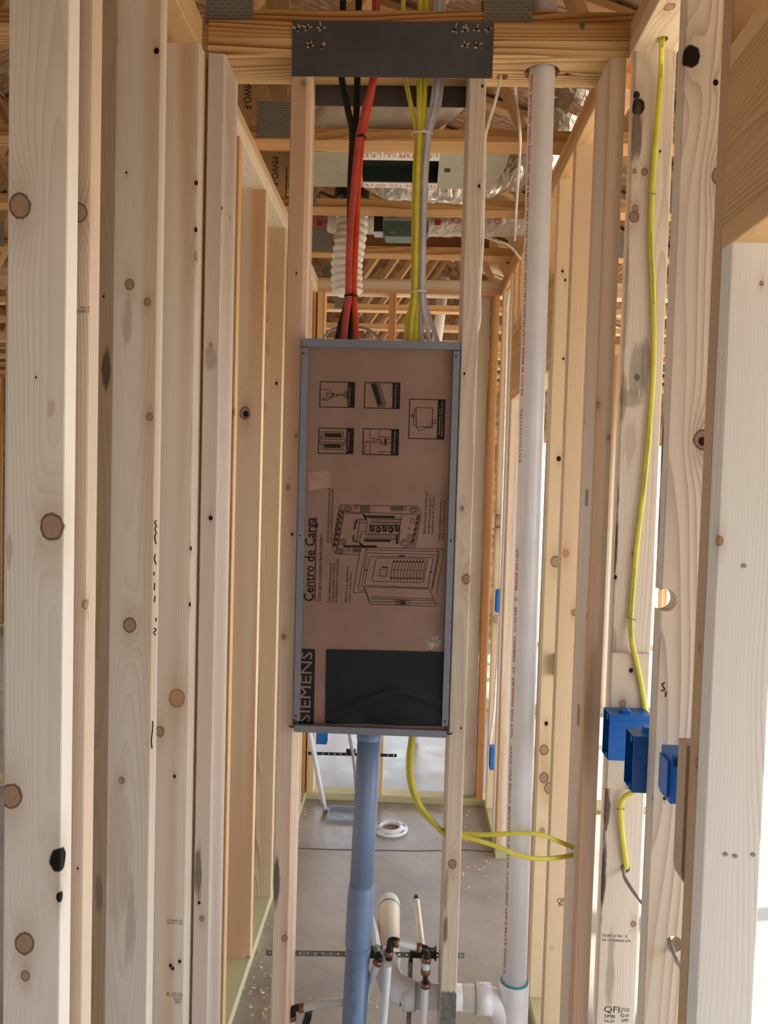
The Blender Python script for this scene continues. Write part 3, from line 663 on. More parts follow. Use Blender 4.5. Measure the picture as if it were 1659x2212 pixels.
# line drawings, traced in the photo's pixels
def lines(mb, pls, ox, oy, k, w):
    for pl in pls:
        q = [(ox+x/k, oy+y/k) for x, y in pl]
        for (ax, ay), (bx, by) in zip(q, q[1:]):
            n = math.hypot(bx-ax, by-ay) or 1; nx, ny = -(by-ay)/n*w*.62, (bx-ax)/n*w*.62; ex, ey = (bx-ax)/n*w*.3, (by-ay)/n*w*.3
            mb.quad(*[pc(x, y, .0007) for x, y in ((ax+nx-ex, ay+ny-ey), (bx+nx+ex, by+ny+ey), (bx-nx+ex, by-ny+ey), (ax-nx-ex, ay-ny-ey))])
def circ(x, y, rx, ry=None, n=14): ry = ry or rx; return [(x+rx*math.cos(i/n*6.2832), y+ry*math.sin(i/n*6.2832)) for i in range(n+1)]
def fillp(mb, pts, ox, oy, k, off=.0006): mb.add([pc(ox+x/k, oy+y/k, off) for x, y in pts], [tuple(range(len(pts)))])
art = MB(); A = (640, 1050, 4.879)
lines(art, [[(75+120, 1210), (200, 900), (212, 330)]], *A, 1.6)
door = [[(690, 650), (1540, 662), (1558, 680), (1478, 1130), (1462, 1145)], [(690, 650), (672, 690), (602, 1105), (615, 1125), (720, 1118)], [(735, 672), (1490, 690), (1505, 715), (1430, 1105)],
        [(735, 672), (650, 1085), (665, 1100), (715, 1100)], [(750, 705), (1480, 722), (1490, 740), (1425, 1080)], [(750, 705), (690, 1060)], [(800, 738), (1420, 752), (1442, 770), (1390, 1060), (1370, 1075), (740, 1045), (722, 1020), (775, 755), (800, 738)],
        [(860, 755), (1365, 768), (1385, 785), (1340, 1000), (1320, 1018), (815, 1003), (800, 985), (840, 775), (860, 755)],
        [(720, 1062), (1400, 1082), (1482, 1260), (1470, 1268), (790, 1245), (780, 1225), (720, 1062)], [(705, 1045), (775, 1240)], [(785, 1165), (1440, 1190)], [(788, 1185), (1448, 1210)], [(795, 1215), (1460, 1238)],
        [(880, 875), (962, 880), (950, 950), (878, 945), (880, 875)], [(1040, 1200), (1205, 1205), (1195, 1250), (1045, 1245), (1040, 1200)], [(1100, 1200), (1100, 1246)], [(1150, 1203), (1148, 1248)], circ(1075, 1220, 10)]
for i in range(11):
    xa = 1020+i*34; door += [[(xa, 800), (xa-15, 880)], [(xa-15, 890), (xa-30, 965)]]
door += [[(1012, 798), (1362, 806)], [(995, 882), (1360, 890)], [(985, 962), (1335, 972)]]
lines(art, door, *A, .85)
heavy = [[(1035+i*34, 785), (1028+i*34, 800)] for i in range(10)] + [[(1005+i*34, 968), (1000+i*34, 985)] for i in range(10)] + [[(900, 852), (962, 857)], [(725, 885), (748, 888)], [(1410, 905), (1432, 908)], [(1085, 735), (1140, 738)], [(740, 665), (748, 675)], [(1485, 685), (1498, 692)], [(1105, 1205), (1150, 1225)], [(1100, 1235), (1150, 1240)]]
lines(art, heavy, *A, 2.0)
box = [[(460, 200), (1280, 212), (1318, 290), (1250, 655)], [(460, 200), (380, 640), (415, 715), (660, 725)], [(475, 270), (1300, 300)], [(505, 275), (430, 690)], [(495, 272), (415, 715)], [(1300, 300), (1230, 640)], [(1285, 310), (1215, 640)],
       [(515, 285), (720, 295)], [(470, 200), (500, 275)], [(1115, 310), (1095, 420), (1080, 600)], [(640, 350), (745, 360), (740, 480)], [(620, 380), (690, 385)], [(670, 360), (640, 580)], [(690, 480), (665, 590)], [(680, 385), (750, 390)], [(690, 470), (745, 485)],
       circ(545, 240, 40, 28), circ(545, 240, 22, 14), circ(1235, 255, 45, 28), circ(1235, 255, 25, 15), circ(630, 222, 18, 15), circ(1140, 238, 20, 16), circ(470, 685, 38, 28), circ(470, 685, 18, 14), circ(550, 672, 20, 15), circ(1150, 605, 50, 42), circ(1150, 605, 28, 24), circ(490, 590, 38, 32), circ(490, 590, 18, 18), circ(1225, 365, 20, 22), circ(1195, 530, 20, 22), circ(1188, 446, 7, 9)]
box += [circ(690+i % 3*35, 218+i//3*22, 14, 11, 8) for i in range(9)] + [circ(1010+i % 4*33, 228+i//4*22, 13, 11, 8) for i in range(8)] + [circ(610+i % 3*28, 665+i//3*22, 12, 10, 8) for i in range(6)]
lines(art, box, *A, .9)
for i in range(12): lines(art, [[(800+i*27, 340), (795+i*27, 385)], [(760+i*27, 510), (752+i*27, 550)]], *A, .8)
lines(art, [[(760, 335), (1110, 350)], [(790, 385), (1105, 390)], [(720, 505), (1085, 512)], [(715, 555), (1075, 560)]], *A, 1.1)
lines(art, [[(740, 318), (1035, 326)], [(720, 575), (990, 578)], [(505, 635), (845, 636)], [(670, 600), (700, 630)], [(1065, 515), (1060, 605)], [(710, 300), (735, 350)]], *A, 3.6)
for i in range(5): lines(art, [circ(800+i*66, 440+(i % 2)*20, 22, 28, 10), [(770+i*66, 410), (830+i*66, 420)], [(775+i*66, 470), (820+i*66, 480)], [(790+i*66, 425), (815+i*66, 465)]], *A, 2.0)
for i in range(7): lines(art, [[(455-i*10+4, 250+i*58), (455-i*10+30, 280+i*58)], [(440-i*9, 290+i*55), (465-i*9, 300+i*55)]], *A, 2.6)
for i in range(5): lines(art, [[(1290-i*14, 320+i*60), (1270-i*14, 350+i*60)]], *A, 2.6)
lines(art, [[(625, 385), (615, 455)], [(605, 520), (600, 570)], [(600, 575), (650, 590)], [(640, 350), (625, 395)]], *A, 2.4)
# the five small pictures with their dark caption bars
B = (640, 800, 4.608)
for fr, bar in (([(240, 113), (582, 120), (576, 369), (234, 364)], [(514, 119), (582, 120), (576, 369), (508, 368)]), ([(685, 120), (1033, 127), (1026, 381), (678, 374)], [(962, 126), (1033, 127), (1026, 381), (955, 379)]),
                ([(1131, 287), (1481, 294), (1469, 686), (1119, 677)], [(1410, 292), (1481, 294), (1469, 686), (1398, 684)]), ([(228, 574), (572, 581), (564, 831), (220, 825)], [(503, 580), (572, 581), (564, 831), (495, 829)]), ([(669, 581), (1020, 590), (1013, 845), (662, 836)], [(949, 588), (1020, 590), (1013, 845), (941, 843)])):
    lines(art, [fr+[fr[0]]], *B, 1.5); fillp(art, bar, *B)
lines(art, [[(247, 190), (330, 192), (370, 235), (365, 265), (310, 300), (250, 290)], [(300, 235), (310, 265), (350, 268), (365, 235), (300, 225)], [(365, 235), (405, 237), (405, 260), (365, 260)], [(405, 240), (475, 243), (405, 255)], [(260, 265), (310, 300)],
            [(478, 210), (510, 212), (508, 275), (476, 272), (478, 210)], [(485, 225), (505, 226)], [(485, 240), (505, 241)], [(485, 255), (505, 256)]], *B, .9)
lines(art, [[(745, 130), (815, 355)], [(825, 130), (888, 340)], [(815, 355), (870, 360), (888, 340)], [(785, 130), (845, 345)]], *B, 1.2)
for i in range(10): lines(art, [circ(803+i*6.6, 150+i*21, 9, 9, 8)], *B, .8); lines(art, [[(752+i*6.6, 140+i*21), (775+i*6.6, 155+i*21)], [(765+i*6.6, 135+i*21), (785+i*6.6, 148+i*21)]], *B, 2.0)
lines(art, [[(1192, 370), (1358, 375), (1352, 560), (1195, 565), (1192, 370)], [(1175, 388), (1168, 550), (1190, 560)], [(1170, 388), (1192, 390)], [(1148, 440), (1168, 445), (1165, 468), (1143, 462), (1148, 440)], [(1195, 565), (1220, 600), (1270, 588), (1300, 562)], circ(1318, 568, 14, 8), circ(1370, 515, 16, 18), [(1340, 575), (1365, 560)], [(1355, 530), (1352, 570)]], *B, 1.0)
lines(art, [[(258, 610), (470, 615), (465, 690), (255, 683), (258, 610)], [(258, 712), (467, 718), (463, 790), (253, 783), (258, 712)], [(240, 660), (250, 655)], [(480, 660), (490, 700), (475, 745)], [(240, 745), (235, 700), (250, 660)]], *B, 1.0)
for y in range(0, 42, 7): lines(art, [[(280, 627+y), (450, 632+y)], [(275, 732+y), (445, 737+y)]], *B, 1.0)
lines(art, [[(735, 592), (735, 670), (745, 680), (825, 683), (828, 595)], [(690, 710), (850, 690)], [(680, 825), (690, 710), (730, 718), (945, 720)], [(735, 720), (732, 830)], [(830, 660), (940, 665)], [(838, 832), (840, 808), (940, 812)], [(845, 690), (840, 740), (915, 745)], [(870, 680), (930, 690)]], *B, .9)
lines(art, [[(890, 680), (888, 745)], [(878, 700), (900, 715)]], *B, 2.6)
tag(art.build('artwork', 'inkthin', card), kind='stuff')
cap = MB()
for s, a, b, c, d in (('Destornillador', 755.5, 878, 757, 835), ('Neutral ready for tie', 855, 880, 857, 831), ('Reemplazable para', 950, 940, 952, 884), ('Interruptor con conductor', 955.5, 944, 957, 868), ('Transformador', 753, 975, 755, 932), ('Cubierta fácil de instalar', 852.5, 980, 855, 931)):
    ptext(cap, s, a, b, c, d, 6, .0010)
tag(cap.build('captions', simple('caption_grey', '8C7C70', .8), card), kind='stuff')
# clear tape remnant and scuff
patch([(664, 1020), (715, 1018), (716, 1052), (668, 1060)], .0004, simple('clear_tape', 'AE8C78', .25), 'tape', 4)
patch([(922, 1378), (956, 1372), (950, 1400), (920, 1403)], .0004, simple('scuffed_tape', 'A3938A', .4, mottling=.3, mscale=90), 'scuffed_tape', 6)

# ================================================================== steel plates over the wires
def plate(name, pts, Y, th, label):
    a, b, c, d = [aY(px, py, Y) for px, py in pts]
    xl, xr, zt, zb = (a.x+d.x)/2, (b.x+c.x)/2, (a.z+b.z)/2, (c.z+d.z)/2
    o = thing(name, ((xl+xr)/2, Y, zb), label, 'steel plate'); MB().box((xl, Y, zb), (xr, Y+th, zt)).build('plate', 'steel', o); return o
gp = plate('guard_plate', [(631, 45), (1068, 47), (1063, 168), (631, 165)], D0-.0022, .002, 'dark steel guard plate nailed over the top plates above the panel')
plate('guard_plate', [(670, 183), (1010, 186), (1010, 231), (670, 229)], D1+.0002, .002, 'dark steel guard plate on the rear of the top plate, behind the cables')
for px, py in ((642, 62), (664, 61), (694, 60), (670, 98), (695, 101), (983, 64), (1004, 65), (1029, 63), (1055, 63), (1004, 98), (1031, 98)):
    c = aY(px, py, D0-.0025); mb = MB(); mk = MB()
    mk.tube([c+Vector((0, .001, 0)), c-Vector((0, .0006, 0))], .0028, nrm=(1, 0, 0), seg=8).build('nail_hole', 'black', gp)
    for k in range(5):
        a_ = random.uniform(0, 6.28); q = c+Vector((math.cos(a_)*.004, 0, math.sin(a_)*.004)); e = Vector((math.cos(a_), random.uniform(-.9, -.3), math.sin(a_)))*random.uniform(.004, .0075)
        mb.bar(q, q+e, .0022, .0014, up=(.2, 1, .1))
    mb.build('wood_splinters', 'chip', gp)
for px, py in ((719, 63), (646, 100), (1055, 104)):
    c = aY(px, py, D0-.0025); MB().tube([c+Vector((0, .001, 0)), c-Vector((0, .0004, 0))], .0016, nrm=(1, 0, 0), seg=8).build('nail_hole', 'black', gp)

# ================================================================== cables above the panel
def cable(name, pts, mat, rx, ry, label, cat='cable', group=None, nrm=(0, -1, 0), text=None, tsize=.005, tcol='mark', power=2.6, seg=12, parent=None, up=False):
    pts = [aY(*p) if not isinstance(p, Vector) else p for p in pts]
    if up: q = pts[0]; pts = [Vector((q.x, q.y, 3.15)), Vector((q.x, q.y, 2.95)), Vector((q.x, q.y, 2.72))] + pts[1:]
    P = cat_rom(pts, 8)
    mb = MB(); mb.tube(P, rx, ry, nrm, seg=seg, power=power)
    if not text:
        o = mb.build(name, mat, parent, True)
        return tag(o, label, cat, group) if parent is None else o
    o = mb.build(name, mat, None, True); tag(o, label, cat, group)
    cum = [0]
    for a, b in zip(P, P[1:]): cum.append(cum[-1]+(b-a).length)
    tb = MB(); N = Vector(nrm)
    for s, start in text:
        vs, fs = text_geo(s, tsize); out = []
        for v in vs:
            u = min(start+v[0], cum[-1]-.001); i = max(k for k in range(len(cum)-1) if cum[k] <= u)
            tt = (P[i+1]-P[i]).normalized(); uu = tt.cross(N).normalized(); nn = uu.cross(tt)
            out.append(P[i]+tt*(u-cum[i])+uu*(-(v[1]-tsize*.35))-nn*0+N.normalized()*(ry+.0004))
        tb.add(out, fs)
    tag(tb.build('printed_text', tcol, o), kind='stuff'); return o
ZT = PZ1
g = 'cables dropping into the panel'
cable('power_cable', [(738, 120, 1.885), (738, 168, 1.885), (752, 240, 1.885), (761, 290, 1.886), (757, 400, 1.886), (755, 560, 1.886), (751, 645, 1.886), (738, 695, 1.886), (728, 737, 1.886), (727, 752, 1.886)], 'c_black', .0078, .0055, 'thick black cable at the far left of the cables entering the panel', group=g, up=True)
cable('power_cable', [(772, 120, 1.899), (772, 168, 1.899), (770, 240, 1.899), (767, 290, 1.899), (764, 400, 1.899), (762, 560, 1.899), (760, 640, 1.899), (758, 690, 1.899), (757, 737, 1.899), (757, 752, 1.899)], 'c_black', .0078, .0055, 'black cable running behind the red and orange pair', group=g, up=True)
tx = 'NM-B  10 AWG 3 CDR WITH GROUND  600 VOLTS  '
cable('power_cable', [(808, 120, 1.87), (806, 168, 1.87), (788, 240, 1.87), (775, 298, 1.87), (765, 400, 1.872), (758, 480, 1.872), (754, 560, 1.872), (752.5, 640, 1.872), (746, 695, 1.872), (742, 737, 1.872), (742, 752, 1.872)], 'c_red', .0082, .0045, 'faded red cable left of the bright orange one', group=g, up=True, text=[(tx, .25)], tcol='inkthin', tsize=.004)
cable('power_cable', [(812, 120, 1.882), (809, 168, 1.882), (795, 240, 1.882), (783, 298, 1.882), (774, 400, 1.882), (771, 480, 1.882), (767, 560, 1.882), (765, 640, 1.882), (768, 695, 1.882), (770, 737, 1.882), (770, 752, 1.882)], 'c_orange', .007, .0045, 'bright orange cable beside the red one', group=g, up=True, text=[(tx, .3)], tcol='inkthin', tsize=.004)
ty = '12 AWG 2 CDR WITH GROUND TYPE NM-B 600 VOLTS (UL)  '
for k, (pts, lab) in enumerate((
    ([(868, 120, 1.88), (875, 168, 1.88), (888, 230, 1.88), (899, 290, 1.876), (895, 400, 1.876), (893, 560, 1.876), (892, 640, 1.876), (881, 690, 1.876), (876, 737, 1.876), (876, 752, 1.876)], 'leftmost yellow cable, slanting in from the left at the top'),
    ([(904, 120, 1.872), (905, 168, 1.872), (905, 230, 1.872), (906, 290, 1.868), (901, 400, 1.868), (898, 560, 1.868), (896, 640, 1.868), (889, 690, 1.868), (886, 737, 1.868), (886, 752, 1.868)], 'second yellow cable from the left, bowing out above the panel'),
    ([(914, 120, 1.878), (915, 168, 1.878), (914, 230, 1.878), (912, 290, 1.8765), (906, 400, 1.8765), (903, 560, 1.8765), (902, 640, 1.8765), (899, 690, 1.8765), (897, 737, 1.8765), (897, 752, 1.8765)], 'third yellow cable from the left of the panel bundle'),
    ([(918, 120, 1.886), (918, 168, 1.886), (917, 230, 1.886), (913, 290, 1.884), (908, 400, 1.884), (905, 560, 1.884), (904, 640, 1.884), (905, 690, 1.882), (904, 737, 1.882), (904, 752, 1.882)], 'rightmost yellow cable of the panel bundle, next to the white ones'))):
    cable('house_cable', pts, 'c_yellow', .0056, .0035, lab, group=g, up=True, text=[(ty, .1+k*.06), (ty, .42)] if k != 3 else [(ty, .3)], tsize=.0042)
for k, (pts, lab) in enumerate((
    ([(938, 120, 1.878), (940, 168, 1.878), (932, 230, 1.878), (920, 290, 1.876), (912, 400, 1.876), (910, 560, 1.876), (909, 640, 1.876), (910, 690, 1.878), (911, 737, 1.88), (911, 752, 1.88)], 'leftmost white cable entering the panel beside the yellow ones'),
    ([(946, 120, 1.872), (947, 168, 1.872), (940, 230, 1.872), (925, 290, 1.868), (917, 400, 1.868), (914, 560, 1.868), (913, 640, 1.868), (920, 690, 1.87), (928, 737, 1.872), (929, 752, 1.872)], 'middle white cable fanning out above the panel'),
    ([(955, 120, 1.88), (955, 168, 1.88), (948, 230, 1.88), (929, 290, 1.885), (920, 400, 1.885), (916, 560, 1.885), (916, 640, 1.885), (930, 690, 1.885), (945, 737, 1.885), (947, 752, 1.885)], 'rightmost white cable fanning out above the panel'))):
    cable('house_cable', pts, 'c_white', .0052, .0034, lab, group=g, up=True, text=[('14 AWG 2 CDR NM-B 600V', .04)] if k == 1 else None, tsize=.004)
def tie(px, py, Y, rx, ry, mat, label, tilt=0):
    c = aY(px, py, Y); P = [c+Vector((math.cos(a)*rx, math.sin(a)*ry, math.cos(a)*tilt)) for a in [i/24*6.2832 for i in range(25)]]
    mb = MB(); mb.tube(P, .0009, .0024, (0, 0, 1), seg=8, cap=False); o = mb.build('cable_tie', mat, None, True); tag(o, label, 'cable tie', 'cable ties')
    h = c+Vector((rx*.2, -ry, 0)); MB().box(h-Vector((.003, .003, .003)), h+Vector((.003, .001, .003))).build('head', mat, o)
tie(780, 297, 1.873, .0125, .011, 'blackp', 'black cable tie high on the red and orange cables')
tie(758.5, 640, 1.878, .0165, .016, 'blackp', 'black cable tie low on the red and orange cables')
tie(911, 290, 1.877, .0255, .016, 'c_white2', 'white cable tie high on the yellow and white cables')
tie(904, 632, 1.877, .020, .017, 'c_white2', 'white cable tie low on the yellow and white cables', .002)

# ================================================================== pipes
def ringtext(mb, s, cx, cyy, rad, z0, size, ang):
    """text reading upward on a vertical pipe"""
    vs, fs = text_geo(s, size); mb.add([(cx+math.sin(ang-v[1]/rad)*(rad+.0003), cyy-math.cos(ang-v[1]/rad)*(rad+.0003), z0+v[0]) for v in vs], fs)
Ptop, Pbot = Vector((.2785, PYc, 2.772)), Vector((.2905, PYc, .50))
pipe = thing('drain_stack', (.29, PYc, .2), 'white plastic vent pipe rising through the top plate with a drain tee at its foot', 'pipe')
Pend = Vector((.2755, PYc, 3.3)); R2 = .0302
MB().tube([Pbot-Vector((0, 0, .03)), (Pbot+Ptop)/2, Ptop, Pend], R2, seg=32, nrm=(0, -1, .001)).build('vent_pipe', 'pvc', pipe, True)
tb = MB(); line_x = lambda z: Pbot.x+(Ptop.x-Pbot.x)*(z-Pbot.z)/(Ptop.z-Pbot.z)
ang = -.92
for s, z0 in (('IPS SCH 40 SERIES COEXTRUDED CELLULAR CORE PVC DWV PIPE ASTM F-891 NSF-DWV COEX CELLULAR CORE', aY(1113, 855, 1.87).z), ('NOT FOR PRESSURE  22  10082023  01:42AM   C   MADE IN USA', aY(1090, 1595, 1.87).z), ('2 INCH ASTM F-891 NSF-DWV SCH 40 CELLULAR CORE PVC DWV', aY(1080, 2105, 1.87).z)):
    vs, fs = text_geo(s, .011, bold=.02); L = max(v[0] for v in vs); want = {0: aY(1150, 160, 1.87).z, 1: aY(1108, 1185, 1.87).z, 2: aY(1090, 1610, 1.87).z}[('IPS', 'NOT', '2 I').index(s[:3])]
    k = (want-z0)/L; tb.add([(line_x(z0+v[0]*k)+math.sin(ang-v[1]/R2)*(R2+.0003), PYc-math.cos(ang-v[1]/R2)*(R2+.0003), z0+v[0]*k) for v in vs], fs)
za, zb_ = aY(1113, 1000, 1.87).z, aY(1117, 882, 1.87).z
vs, fs = text_geo('EXTRUSIONES', .012); L = max(v[0] for v in vs)
tb.add([(line_x(za+v[0]/L*(zb_-za))+math.sin(ang-v[1]/R2)*(R2+.0003), PYc-math.cos(ang-v[1]/R2)*(R2+.0003), za+v[0]/L*(zb_-za)) for v in vs], fs)
tag(tb.build('printed_text', 'red_ink', pipe), kind='stuff')
def primer(c, ax, rad, parent, w=.003): MB().tube([Vector(c)-Vector(ax)*w/2, Vector(c)+Vector(ax)*w/2], rad, seg=32, nrm=(.3, -1, .2)).build('primer_ring', 'primer', parent)
ztee = aY(1100, 2160, PYc).z
# tee body with its sockets
MB().tube([(Pbot.x, PYc, .25), (Pbot.x, PYc, .42), (Pbot.x, PYc, Pbot.z-.012), (Pbot.x, PYc, Pbot.z+.004), (Pbot.x, PYc, Pbot.z+.008)], .0365, seg=32, nrm=(0, -1, .001), radii=[1, 1, 1, 1, .97]).build('tee_body', 'pvc', pipe, True)
primer((Pbot.x, PYc, Pbot.z+.0085), (0, 0, 1), .0335, pipe, .004)
stub = []
for i in range(9):
    a = i/8*math.pi/2; stub.append(Vector((Pbot.x-.075+.055*math.sin(a), PYc, ztee-.055+.055*math.cos(a))))
stub = [Vector((Pbot.x-.125, PYc, ztee))] + stub
MB().tube([(Pbot.x-.094, PYc, ztee), (Pbot.x-.055, PYc, ztee)], .036, seg=28, nrm=(0, -1, .001)).build('tee_socket', 'pvc', pipe, True)
MB().tube(stub, .031, seg=28, nrm=(0, -1, .001)).build('tee_sweep', 'pvc', pipe, True)
primer((Pbot.x-.0945, PYc, ztee), (1, 0, 0), .0352, pipe)
ex = aY(893, 2150, PYc).x; ex0 = aY(850, 2100, PYc).x
MB().tube([(ex-.01, PYc, ztee), ((ex+Pbot.x-.09)/2, PYc, ztee), (Pbot.x-.09, PYc, ztee)], R2, seg=28, nrm=(0, -1, .001)).build('drain_arm', 'pvc', pipe, True)
MB().tube([(ex-.028, PYc, ztee), (ex, PYc, ztee), (ex+.004, PYc, ztee)], .036, seg=28, nrm=(0, -1, .001)).build('elbow_socket', 'pvc', pipe, True)
primer((ex+.004, PYc, ztee), (1, 0, 0), .0335, pipe)
sx = aY(838, 2060, 2.0).x
el = [Vector((ex-.028, PYc, ztee)), Vector((sx+.05, PYc, ztee+.004)), Vector((sx+.02, PYc+.012, ztee+.012)), Vector((sx, PYc+.045, ztee+.028)), Vector((sx, PYc+.09, ztee+.036))]
MB().tube(cat_rom(el, 6), .034, seg=28, nrm=(.1, -.3, 1)).build('elbow', 'pvc', pipe, True)
MB().tube([(sx, PYc+.085, ztee+.036), (sx-.001, PYc+.2, ztee+.042), (sx-.002, PYc+.325, ztee+.048), (sx-.002, PYc+.34, ztee+.049)], R2, seg=28, nrm=(0, 0, 1), radii=[1, 1, 1, .85]).build('stub_out', 'cream', pipe, True)
primer((sx-.002, PYc+.300, ztee+.047), (0, 1, .05), R2+.0007, pipe, .005)

# grey conduit under the panel
con = thing('conduit', (-.104, 1.862, .1), 'blue-grey plastic conduit dropping from the bottom of the panel', 'conduit')
c0, c1 = Vector((-.0815, 1.862, PZ0)), Vector((-.1075, 1.862, .10))
cl_ = lambda z: c0.lerp(c1, (PZ0-z)/(PZ0-.10))
MB().tube([cl_(PZ0-.001), cl_(PZ0-.03), cl_(PZ0-.0301)], .0305, seg=32, nrm=(0, -1, .001)).build('male_adapter', 'conduit', con, True)
MB().tube([cl_(PZ0-.03), cl_(.95), cl_(.735)], .0285, seg=32, nrm=(0, -1, .001)).build('upper_conduit', 'conduit', con, True)
MB().tube([cl_(.752), cl_(.737), cl_(.72), cl_(.60), cl_(.597)], .0328, seg=32, nrm=(0, -1, .001), radii=[.88, .95, 1, 1, .97]).build('bell_end', 'conduit', con, True)
MB().tube([cl_(.60), cl_(.35), cl_(.10)], .0302, seg=32, nrm=(0, -1, .001)).build('lower_conduit', 'conduit', con, True)
lbm = MB(); p = cl_(.47)
vs = [(p.x+math.sin(a)*.0305, p.y-math.cos(a)*.0305, z+.01*a) for z in (.44, .56) for a in [-.35+.1*i for i in range(6)]]
lbm.add(vs, [(i, i+1, i+7, i+6) for i in range(5)]).build('scuff', simple('scuffed_patch', '7286A8', .5, mottling=.12, mscale=30), con)

# water lines
def pexpath(name, pts, parent, r=.0095, mat='pexw'): return MB().tube(cat_rom([aY(*p) for p in pts], 6), r, seg=16, nrm=(.31, -.9, .2)).build(name, mat, parent, True)
def crimp(p, ax, parent, r=.0112):
    ax = Vector(ax).normalized(); MB().tube([p-ax*.006, p+ax*.006], r, seg=16, nrm=(.31, -.9, .25)).build('crimp_ring', 'copper', parent, True)
def blk_tube(name, pts, parent, r=.008): return MB().tube(cat_rom([aY(*p) for p in pts], 5), r, seg=14, nrm=(.31, -.9, .2)).build(name, 'blackp', parent, True)
s1 = thing('supply_line', aY(835, 2212, 1.838), 'left white flexible water line with black elbow fittings beside the conduit', 'water line', 'water supply lines')
pexpath('riser', [(838, 2085, 1.838), (833, 2150, 1.838), (828, 2212, 1.838), (820, 2330, 1.838)], s1)
blk_tube('elbow_fitting', [(840, 2072, 1.838), (843, 2040, 1.838), (846, 2032, 1.838), (858, 2033, 1.838)], s1, .0088)
crimp(aY(840, 2058, 1.838), (0, 0, 1), s1); crimp(aY(857, 2036, 1.838), (1, 0, -.1), s1)
pexpath('cross_link', [(852, 2034, 1.838), (880, 2040, 1.838), (908, 2047, 1.838)], s1)
crimp(aY(905, 2047, 1.838), (1, 0, -.1), s1)
blk_tube('elbow_fitting', [(908, 2047, 1.838), (921, 2052, 1.838), (923, 2070, 1.838), (922, 2080, 1.838)], s1, .0088)
crimp(aY(921, 2072, 1.838), (0, 0, 1), s1)
pexpath('short_drop', [(921, 2076, 1.838), (920, 2095, 1.838)], s1); crimp(aY(919, 2098, 1.838), (0, 0, 1), s1)
blk_tube('coupling', [(919, 2100, 1.838), (919, 2125, 1.838)], s1, .0062); crimp(aY(919, 2127, 1.838), (0, 0, 1), s1)
pexpath('riser', [(919, 2130, 1.838), (917, 2170, 1.838), (914, 2212, 1.838), (908, 2330, 1.838)], s1)
s2 = thing('supply_line', aY(790, 2150, 1.9), 'slanting white water line half hidden behind the conduit', 'water line', 'water supply lines')
pexpath('tube', [(815, 2082, 1.845), (806, 2105, 1.86), (797, 2130, 1.90), (786, 2165, 1.925)], s2); crimp(aY(816, 2078, 1.845), (.5, 0, 1), s2)
blk_tube('elbow_fitting', [(817, 2076, 1.845), (818, 2062, 1.86), (815, 2050, 1.93)], s2, .010)
pexpath('stub_out', [(815, 2050, 1.93), (812, 2020, 2.03), (802, 1962, 2.2), (798, 1940, 2.26)], s2, .0085)
s3 = thing('supply_stub', aY(917, 2080, 1.92), 'cream water stub with a dark pinched tip behind the panel wall', 'water line', 'water supply lines')
pexpath('tube', [(917, 2085, 1.93), (912, 2050, 1.98), (906, 2000, 2.08), (901, 1955, 2.18), (900, 1946, 2.2)], s3, .0085, 'cream')
MB().tube([aY(900, 1949, 2.195), aY(899.5, 1938, 2.22), aY(899, 1934, 2.23)], .0088, seg=14, nrm=(.3, 0, 1), radii=[1, .9, .6]).build('pinched_tip', 'blackp', s3, True)
s4 = thing('supply_line', aY(640, 2212, 1.9), 'white water line with a black elbow low on the left panel stud', 'water line', 'water supply lines')
pexpath('tube', [(655, 2178, 1.9), (690, 2169, 1.9), (735, 2165, 1.905), (790, 2164, 1.91)], s4)
blk_tube('elbow_fitting', [(655, 2178, 1.9), (640, 2177, 1.9), (632, 2184, 1.9), (631, 2195, 1.9)], s4, .0088)
crimp(aY(651, 2177, 1.9), (1, 0, .1), s4); crimp(aY(631, 2197, 1.9), (0, 0, 1), s4)
pexpath('riser', [(631, 2200, 1.9), (630, 2215, 1.9), (628, 2330, 1.9)], s4)
blk_tube('bracket_arm', [(667, 2184, 1.91), (664, 2200, 1.91), (654, 2230, 1.91)], s4, .010)
# stub-out bracket bar with holes
def perforated(name, a, b, w, n, mat, label, th=.0015):
    a, b = Vector(a), Vector(b); t_ = (b-a); L = t_.length; t_.normalize(); up = Vector((0, 0, 1)); up = (up-t_*up.dot(t_)).normalized(); nn = t_.cross(up)
    vs = []; fs = []; cell = L/n; rh = w*.22
    for s_ in (0, 1):
        for k in range(n):
            c = a+t_*cell*(k+.5)+nn*th*s_; o = len(vs)
            sq = [(-1, -1), (0, -1), (1, -1), (1, 0), (1, 1), (0, 1), (-1, 1), (-1, 0)]
            vs += [c+t_*(x*cell/2)+up*(y*w/2) for x, y in sq]; vs += [c+t_*(math.cos(q)*rh)+up*(math.sin(q)*rh) for q in [math.pi*(1.25+.25*i) for i in range(8)]]
            fs += [(o+i, o+(i+1) % 8, o+8+(i+1) % 8, o+8+i) for i in range(8)]
    o = MB().add(vs, fs).build(name, mat); return tag(o, label, 'bracket', 'perforated metal straps')
perforated('perforated_strap', aY(575, 2058, D1+.002), aY(1003, 2064, D1+.002), .014, 26, 'galv', 'perforated metal strap across the studs behind the water lines')
bk = thing('stub_bracket', aY(860, 2058, 1.95), 'black plastic stub-out bracket clipped to the perforated strap', 'bracket')
for (xa, ya, xb, yb, hh) in ((797, 2060, 826, 2056, .022), (886, 2059, 905, 2060, .016), (905, 2058, 940, 2061, .018)):
    a, b = aY(xa, ya, 1.945), aY(xb, yb, 1.945); MB().box((a.x, 1.938, (a.z+b.z)/2-hh/2), (b.x, 1.957, (a.z+b.z)/2+hh/2)).build('clip', 'blackp', bk)
a = aY(941, 2060, 1.945); MB().box((a.x-.003, 1.935, a.z-.013), (a.x+.002, 1.958, a.z+.013)).build('end_flange', 'blackp', bk)
